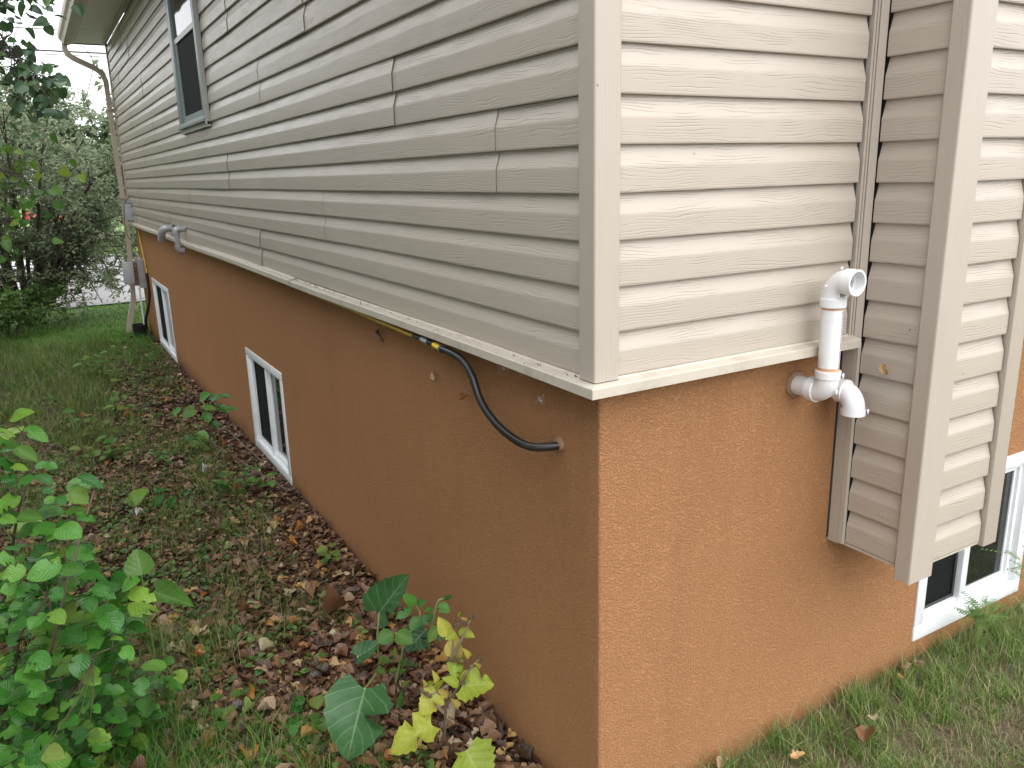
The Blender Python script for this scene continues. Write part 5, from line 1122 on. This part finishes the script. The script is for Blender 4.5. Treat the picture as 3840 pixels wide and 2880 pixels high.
# low weeds: small round leaves in patches
cx, cy = scatter(1500, -2.2, -.12, .0, 8.5, rng, lambda a, b: np.clip(patch(a, b, 2.7, 6) * 1.3 - .25 + (-a - .6) * .35, 0, 1) * np.where(b > 4.5, .6, 1))
k_ = rng.integers(5, 13, len(cx)); X_ = np.repeat(cx, k_) + rng.normal(0, .035, k_.sum()); Y_ = np.repeat(cy, k_) + rng.normal(0, .035, k_.sum())
LMG = [leaf_mesh('weed_leaf_%s' % 'ab'[i], M_leaf_under, (ovate, oval)[i], 4, .1, .2, .01, 0, i, 1, 2) for i in range(2)]
gw = cloud('ground_weeds', LMG, np.stack([X_, Y_, ground_z(X_, Y_) + rng.uniform(.015, .06, len(X_))], -1), rand_rot(len(X_), .4, rng), rng.uniform(.018, .042, len(X_)), [M_leaf_under], kind='stuff', rng=rng, width=rng.uniform(.5, .9, len(X_)))
tag(gw, 'low green weeds spreading in patches over the leaf litter', 'weeds')
# long seeding stalks
x = np.array([-.98, -.92, -1.0, -.88, -1.05, -.05, .0, -.03, -.9, -1.2, -1.35]); y = np.array([1.25, 1.35, 1.15, 1.2, 1.3, 2.0, 2.55, 2.9, 6.4, 6.8, 7.2])
grass('grass', x, y, np.array([.45, .4, .5, .38, .42, .34, .3, .36, .6, .7, .6]), M_thatch, rng, .5, .0028, 'few long pale grass stalks leaning over the litter')

# ---- vetch at the front basement window
def vetch(loc, h, lab, n=5):
    root = thing('vetch', lab, 'weed', loc); rr = random.Random(int(loc[0] * 100)); me = LMV
    for s in range(n):
        a = rr.uniform(2.2, 4.6); P = bezier([Vector(loc), Vector(loc) + Vector((math.cos(a) * h * .25, -.03, h * .55)), Vector(loc) + Vector((math.cos(a) * h * .6, -.08 + rr.uniform(-.05, .05), h * rr.uniform(.7, 1.05)))], 10)
        MB().tube(P, [.0016 - .001 * i / (len(P) - 1) for i in range(len(P))], 5).build('stem', M_stem_green, root, smooth=True)
        mm = MB()
        for k in range(9, len(P), 2):
            az = rr.uniform(0, 6.28); d = Vector((math.cos(az), math.sin(az), rr.uniform(-.2, .5))).normalized(); L = h * .22
            mm.tube([P[k], P[k] + d * L], .0005, 3, cap=False)
            sd_ = d.cross(Vector((0, 0, 1))).normalized()
            for q in range(7):
                for s2 in (-1, 1):
                    b = P[k] + d * L * (q + 1) / 7; place_leaf('leaflet', me, root, b, b + (sd_ * s2 + d * .4).normalized() * .013, Vector((0, -.4, 1)), .005)
        mm.build('tendrils', M_stem_green, root)
    return root
LMV = leaf_mesh('vetch_leaflet', M_leaf_bright, lance, 3, .1, .1, 0, 0, 0, 1, 2)
vetch((1.85, -.05, gz(1.85, -.05)), .30, 'feathery vetch climbing in front of the front basement window', 6)
vetch((2.12, -.12, gz(2.12, -.12)), .5, 'second feathery vetch at the right edge beside the window', 4)
# small chip of broken plaster by the foot of the front wall
m = MB(); rr = random.Random(4)
for _ in range(7):
    x_, y_ = 1.50 + rr.uniform(-.05, .06), .015 + rr.uniform(-.02, .01); s_ = rr.uniform(.012, .03); m.box((x_, y_ - s_ * .4, gz(x_, y_) - .01), (x_ + s_, y_ + s_ * .3, gz(x_, y_) + s_ * rr.uniform(.6, 1.6)), .003)
tag(m.build('rubble', M_caulk), 'small heap of broken plaster at the foot of the front wall', 'rubble', kind='stuff')

# ---------------------------------------------------------------- trees and shrubs
def shrub(name, label, cat, base, stems, leafme, mats, nleaf, leafL, seed, twig_per=9, twigL=.7, bark=M_bark, spread=.22, r0=.03, width=.45, group=None, tilt=1.0, sub=5, f0=.25):
    """stems: list of polylines; twigs branch from them, leaves cluster along twigs"""
    rng = np.random.default_rng(seed); root = thing(name, label, cat, base, group); pts = []; tw = MB(); tk = MB()
    for ln in stems:
        P = bezier(ln, 7); n = len(P); tk.tube(P, [r0 * (1 - .85 * i / (n - 1)) for i in range(n)], 7)
        for _ in range(twig_per):
            f = rng.uniform(f0, 1); i = min(n - 2, int(f * (n - 1))); p = P[i]; T = (P[i + 1] - P[i]).normalized()
            d = (T * .8 + Vector(rng.normal(0, .75, 3)) + Vector((0, 0, .25))).normalized(); L = twigL * rng.uniform(.4, 1.1)
            q = [p, p + d * L * .5 + Vector((0, 0, .02)), p + d * L + Vector((0, 0, -.12 * L))]; tw.tube(q, [.008 * r0 / .03, .005 * r0 / .03, .002], 4, cap=False)
            for _s in range(sub):
                g = rng.uniform(.25, 1); a = q[0].lerp(q[2], g); d2 = (d + Vector(rng.normal(0, .9, 3))).normalized(); b = a + d2 * L * .5 * rng.uniform(.4, 1)
                tw.tube([a, b], [.003, .001], 3, cap=False); pts.append((a, b))
    tk.build('trunk', bark, root, smooth=True); tw.build('branches', bark, root)
    A = np.array([p[0][:] for p in pts]); B = np.array([p[1][:] for p in pts]); k = rng.integers(0, len(pts), nleaf); t = rng.uniform(0, 1.08, nleaf)[:, None]
    pos = A[k] * (1 - t) + B[k] * t + rng.normal(0, spread * .12, (nleaf, 3))
    c = cloud('crown', leafme, pos, rand_rot(nleaf, tilt, rng), leafL * rng.uniform(.6, 1.25, nleaf), mats, root, rng=rng, width=np.full(nleaf, width)); c['kind'] = 'stuff'
    return root
LMW = [leaf_mesh('willow_leaf', M_leaf_willow, lance, 2, .2, .25, 0, 0, 1, 1, 2)]
LMU = [leaf_mesh('under_leaf', M_leaf_under, ovate, 2, .2, .2, 0, 0, 1, 1, 2)]
LMF = [leaf_mesh('distant_leaf', M_leaf_far, ovate, 2, .2, .2, 0, 0, 1, 1, 2)]
def fan(base, n, h, rad, seed, az0=0, az1=6.28, bend=.25, hvar=.3):
    rr = random.Random(seed); out = []
    for i in range(n):
        a = az0 + (az1 - az0) * (i + rr.uniform(.1, .9)) / n; r = rad * rr.uniform(.35, 1); hh = h * rr.uniform(1 - hvar, 1.05) * (1 - .25 * r / rad)
        b = Vector(base) + Vector((math.cos(a), math.sin(a), 0)) * .12
        out.append([b, b + Vector((math.cos(a) * r * .35, math.sin(a) * r * .35, hh * .42)), b + Vector((math.cos(a) * r * .75, math.sin(a) * r * .75, hh * .8)), b + Vector((math.cos(a) * r * 1.08, math.sin(a) * r * 1.08, hh * (1 - bend * rr.random())))])
    return out
b0 = (-1.45, 12.9, -.1)
shrub('willow_shrub', 'big silvery green shrub with many arching stems beside the lawn', 'shrub', b0, fan(b0, 24, 3.9, 2.0, 3, bend=.12) + fan(b0, 9, 2.6, 2.0, 13, -.75, .55, bend=.75) + fan(b0, 2, 1.5, 1.2, 14, -.6, .5, bend=.8), LMW, M_leaf_willow, 29000, .085, 31, 14, .8, width=.38, r0=.034)
b1 = (-2.6, 12.2, -.1)
shrub('willow_shrub', 'silvery shrub at the left edge behind the tall grass', 'shrub', b1, fan(b1, 16, 3.6, 1.5, 4, bend=.12), LMW, M_leaf_willow, 15000, .082, 32, 12, .7, width=.4, r0=.03)
b1 = (-1.75, 11.9, -.1)
shrub('undergrowth', 'dark leafy undergrowth at the foot of the big shrub', 'bush', b1, fan(b1, 14, .75, .8, 5), LMU, M_leaf_under, 2600, .075, 33, 8, .35, width=.6, r0=.01)
b1 = (-2.35, 10.4, -.06)
shrub('undergrowth', 'low bright bush in front of the left shrub', 'bush', b1, fan(b1, 12, .9, .7, 6), LMU, M_leaf_under, 4500, .08, 34, 8, .35, width=.6, r0=.01)
# far side of the road: hedge trees
for i, (x, y, h, r_, lab) in enumerate(((-3.4, 31, 6.0, 3.4, 'pale tree beyond the road at the left edge'), (.8, 32, 5.2, 3.2, 'round tree beyond the road behind the big shrub'), (4.6, 33, 5.2, 3.4, 'tree beyond the road behind the house corner'), (-8.5, 30, 7, 3.6, 'taller tree beyond the road further left'))):
    b1 = (x, y, -.1); shrub('roadside_tree', lab, 'tree', b1, fan(b1, 16, h, r_, 10 + i), LMF, M_leaf_far, 13000, .26, 40 + i, 11, 1.5, width=.7, r0=.09, group='trees beyond the road')
# red flowering shrub seen through the gaps
b1 = (-.75, 27.2, -.1); fs_ = shrub('flowering_shrub', 'low shrub with red blooms glimpsed through the big shrub', 'shrub', b1, fan(b1, 9, 1.3, .8, 21), LMF, M_leaf_far, 1800, .1, 51, 6, .4, width=.6, r0=.02)
rr = random.Random(8); m = MB()
for _ in range(34):
    p = Vector((-.75 + rr.uniform(-.65, .65), 26.6 + rr.uniform(-.3, .2), 1.12 + rr.uniform(-.16, .16)))
    for k in range(5):
        a = k * 1.257 + rr.random(); d = Vector((math.cos(a), -.3, math.sin(a))) * .055; e = Vector((-math.sin(a), 0, math.cos(a))) * .03; m.add([p, p + d + e, p + d * 1.25, p + d - e], [(0, 1, 2, 3)])
m.build('blooms', M_red, fs_)
# garden trees on the left, outside the frame but for their hanging branches; they also stand in the window reflections
LMP = [leaf_mesh('poplar_leaf_%s' % 'abc'[i], M_leaf_poplar, cordate, 6, .15, .2, .02, 0, 60 + i, .95, 4, .05) for i in range(3)]
LMPl = [leaf_mesh('light_poplar_leaf_%s' % 'ab'[i], M_leaf_poplar_bright, cordate, 6, .12, .2, .02, 0, 64 + i, .9, 4, .05) for i in range(2)]
LMPs = [leaf_mesh('poplar_leaf_small', M_leaf_poplar, cordate, 2, .15, .2, 0, 0, 1, .95, 2)]
def poplar(loc, h, rad, lab, seed, nleaf=9000, L=.095):
    st_ = fan(loc, 9, h, rad, seed, bend=.1); st_ = [[Vector(loc), Vector(loc) + Vector((0, 0, h * .25)), *s[2:]] for s in st_]
    return shrub('poplar_tree', lab, 'tree', loc, st_, LMPs, M_leaf_poplar, nleaf, L, seed, 12, .9, r0=.06, width=1, f0=.4)
pt = poplar((-3.3, 2.9, .05), 5.2, 1.5, 'young poplar left of the path whose branches hang into the upper left', 71, 19000)
poplar((-4.0, 6.4, .0), 6.0, 1.8, 'second young poplar along the path, mirrored in the windows', 72, 20000)
poplar((-4.4, .2, .1), 5.6, 1.8, 'poplar to the left behind the thicket', 73, 18000)
poplar((-4.2, 9.6, .0), 4.6, 1.5, 'poplar farthest along the garden path', 74, 12000)
def hanging(parent, main, n, L, meshes, seed, spread, mat=M_bark, r=.008, keep=None):
    rr = random.Random(seed); P = bezier(main, 8); MB().tube(P, [r * (1 - .8 * i / (len(P) - 1)) for i in range(len(P))], 7).build('limb', mat, parent, smooth=True); tw = MB()
    for k in range(n):
        f = rr.uniform(.1, 1); p = P[int(f * (len(P) - 1))]
        q = p + Vector((rr.gauss(0, spread), rr.gauss(0, spread), rr.gauss(-.02, spread * .9)))
        tw.tube([p, (p + q) / 2 + Vector((0, 0, .02)), q], [.0016, .0012, .0007], 4, cap=False)
        d = Vector((rr.uniform(-1, 1), rr.uniform(-1, .4), rr.uniform(-1, .2))).normalized(); l_ = L * rr.uniform(.7, 1.15)
        place_leaf('leaf', rr.choice(meshes), parent, q, q + d * l_, Vector((rr.uniform(-.6, .6), rr.uniform(-1, .2), rr.uniform(.1, 1))), l_ * .95)
    tw.build('twigs', mat, parent)['kind'] = 'stuff'
tp = (-3.3, 2.9, 2.6)
hanging(pt, [tp, (-2.2, 2.3, 3.05), (-1.5, 2.0, 2.85), (-1.22, 1.90, 2.55), (-1.12, 1.85, 2.33), (-1.09, 1.80, 2.28)], 330, .042, LMP, 1, .07)
hanging(pt, [(-2.2, 2.3, 3.05), (-1.6, 1.95, 2.8), (-1.25, 1.85, 2.66), (-1.06, 1.80, 2.60), (-1.0, 1.76, 2.62)], 110, .045, LMP, 2, .045)
hanging(pt, [(-3.3, 2.9, 1.6), (-2.2, 2.7, 1.8), (-1.6, 2.5, 2.05), (-1.32, 2.4, 2.04), (-1.20, 2.35, 2.0), (-1.13, 2.3, 1.90)], 120, .046, LMPl, 3, .10)
hanging(pt, [(-2.2, 2.7, 1.8), (-1.7, 2.6, 1.72), (-1.35, 2.45, 1.80), (-1.22, 2.35, 1.80)], 40, .045, LMPl, 4, .08)
# neighbouring thicket along the left border, keeping the side wall in shade
for i, (x, y, lab) in enumerate(((-3.1, 5.0, 'border bush left of the tall grass'), (-3.3, 8.2, 'border bush beside the far grass'), (-3.0, 1.6, 'border bush behind the near saplings'), (-3.2, -.9, 'border bush at the near end of the thicket'))):
    b1 = (x, y, .0); shrub('border_bush', lab, 'bush', b1, fan(b1, 12, 2.6, 1.0, 80 + i), LMU, M_leaf_under, 9000, .09, 80 + i, 10, .45, width=.6, r0=.015)
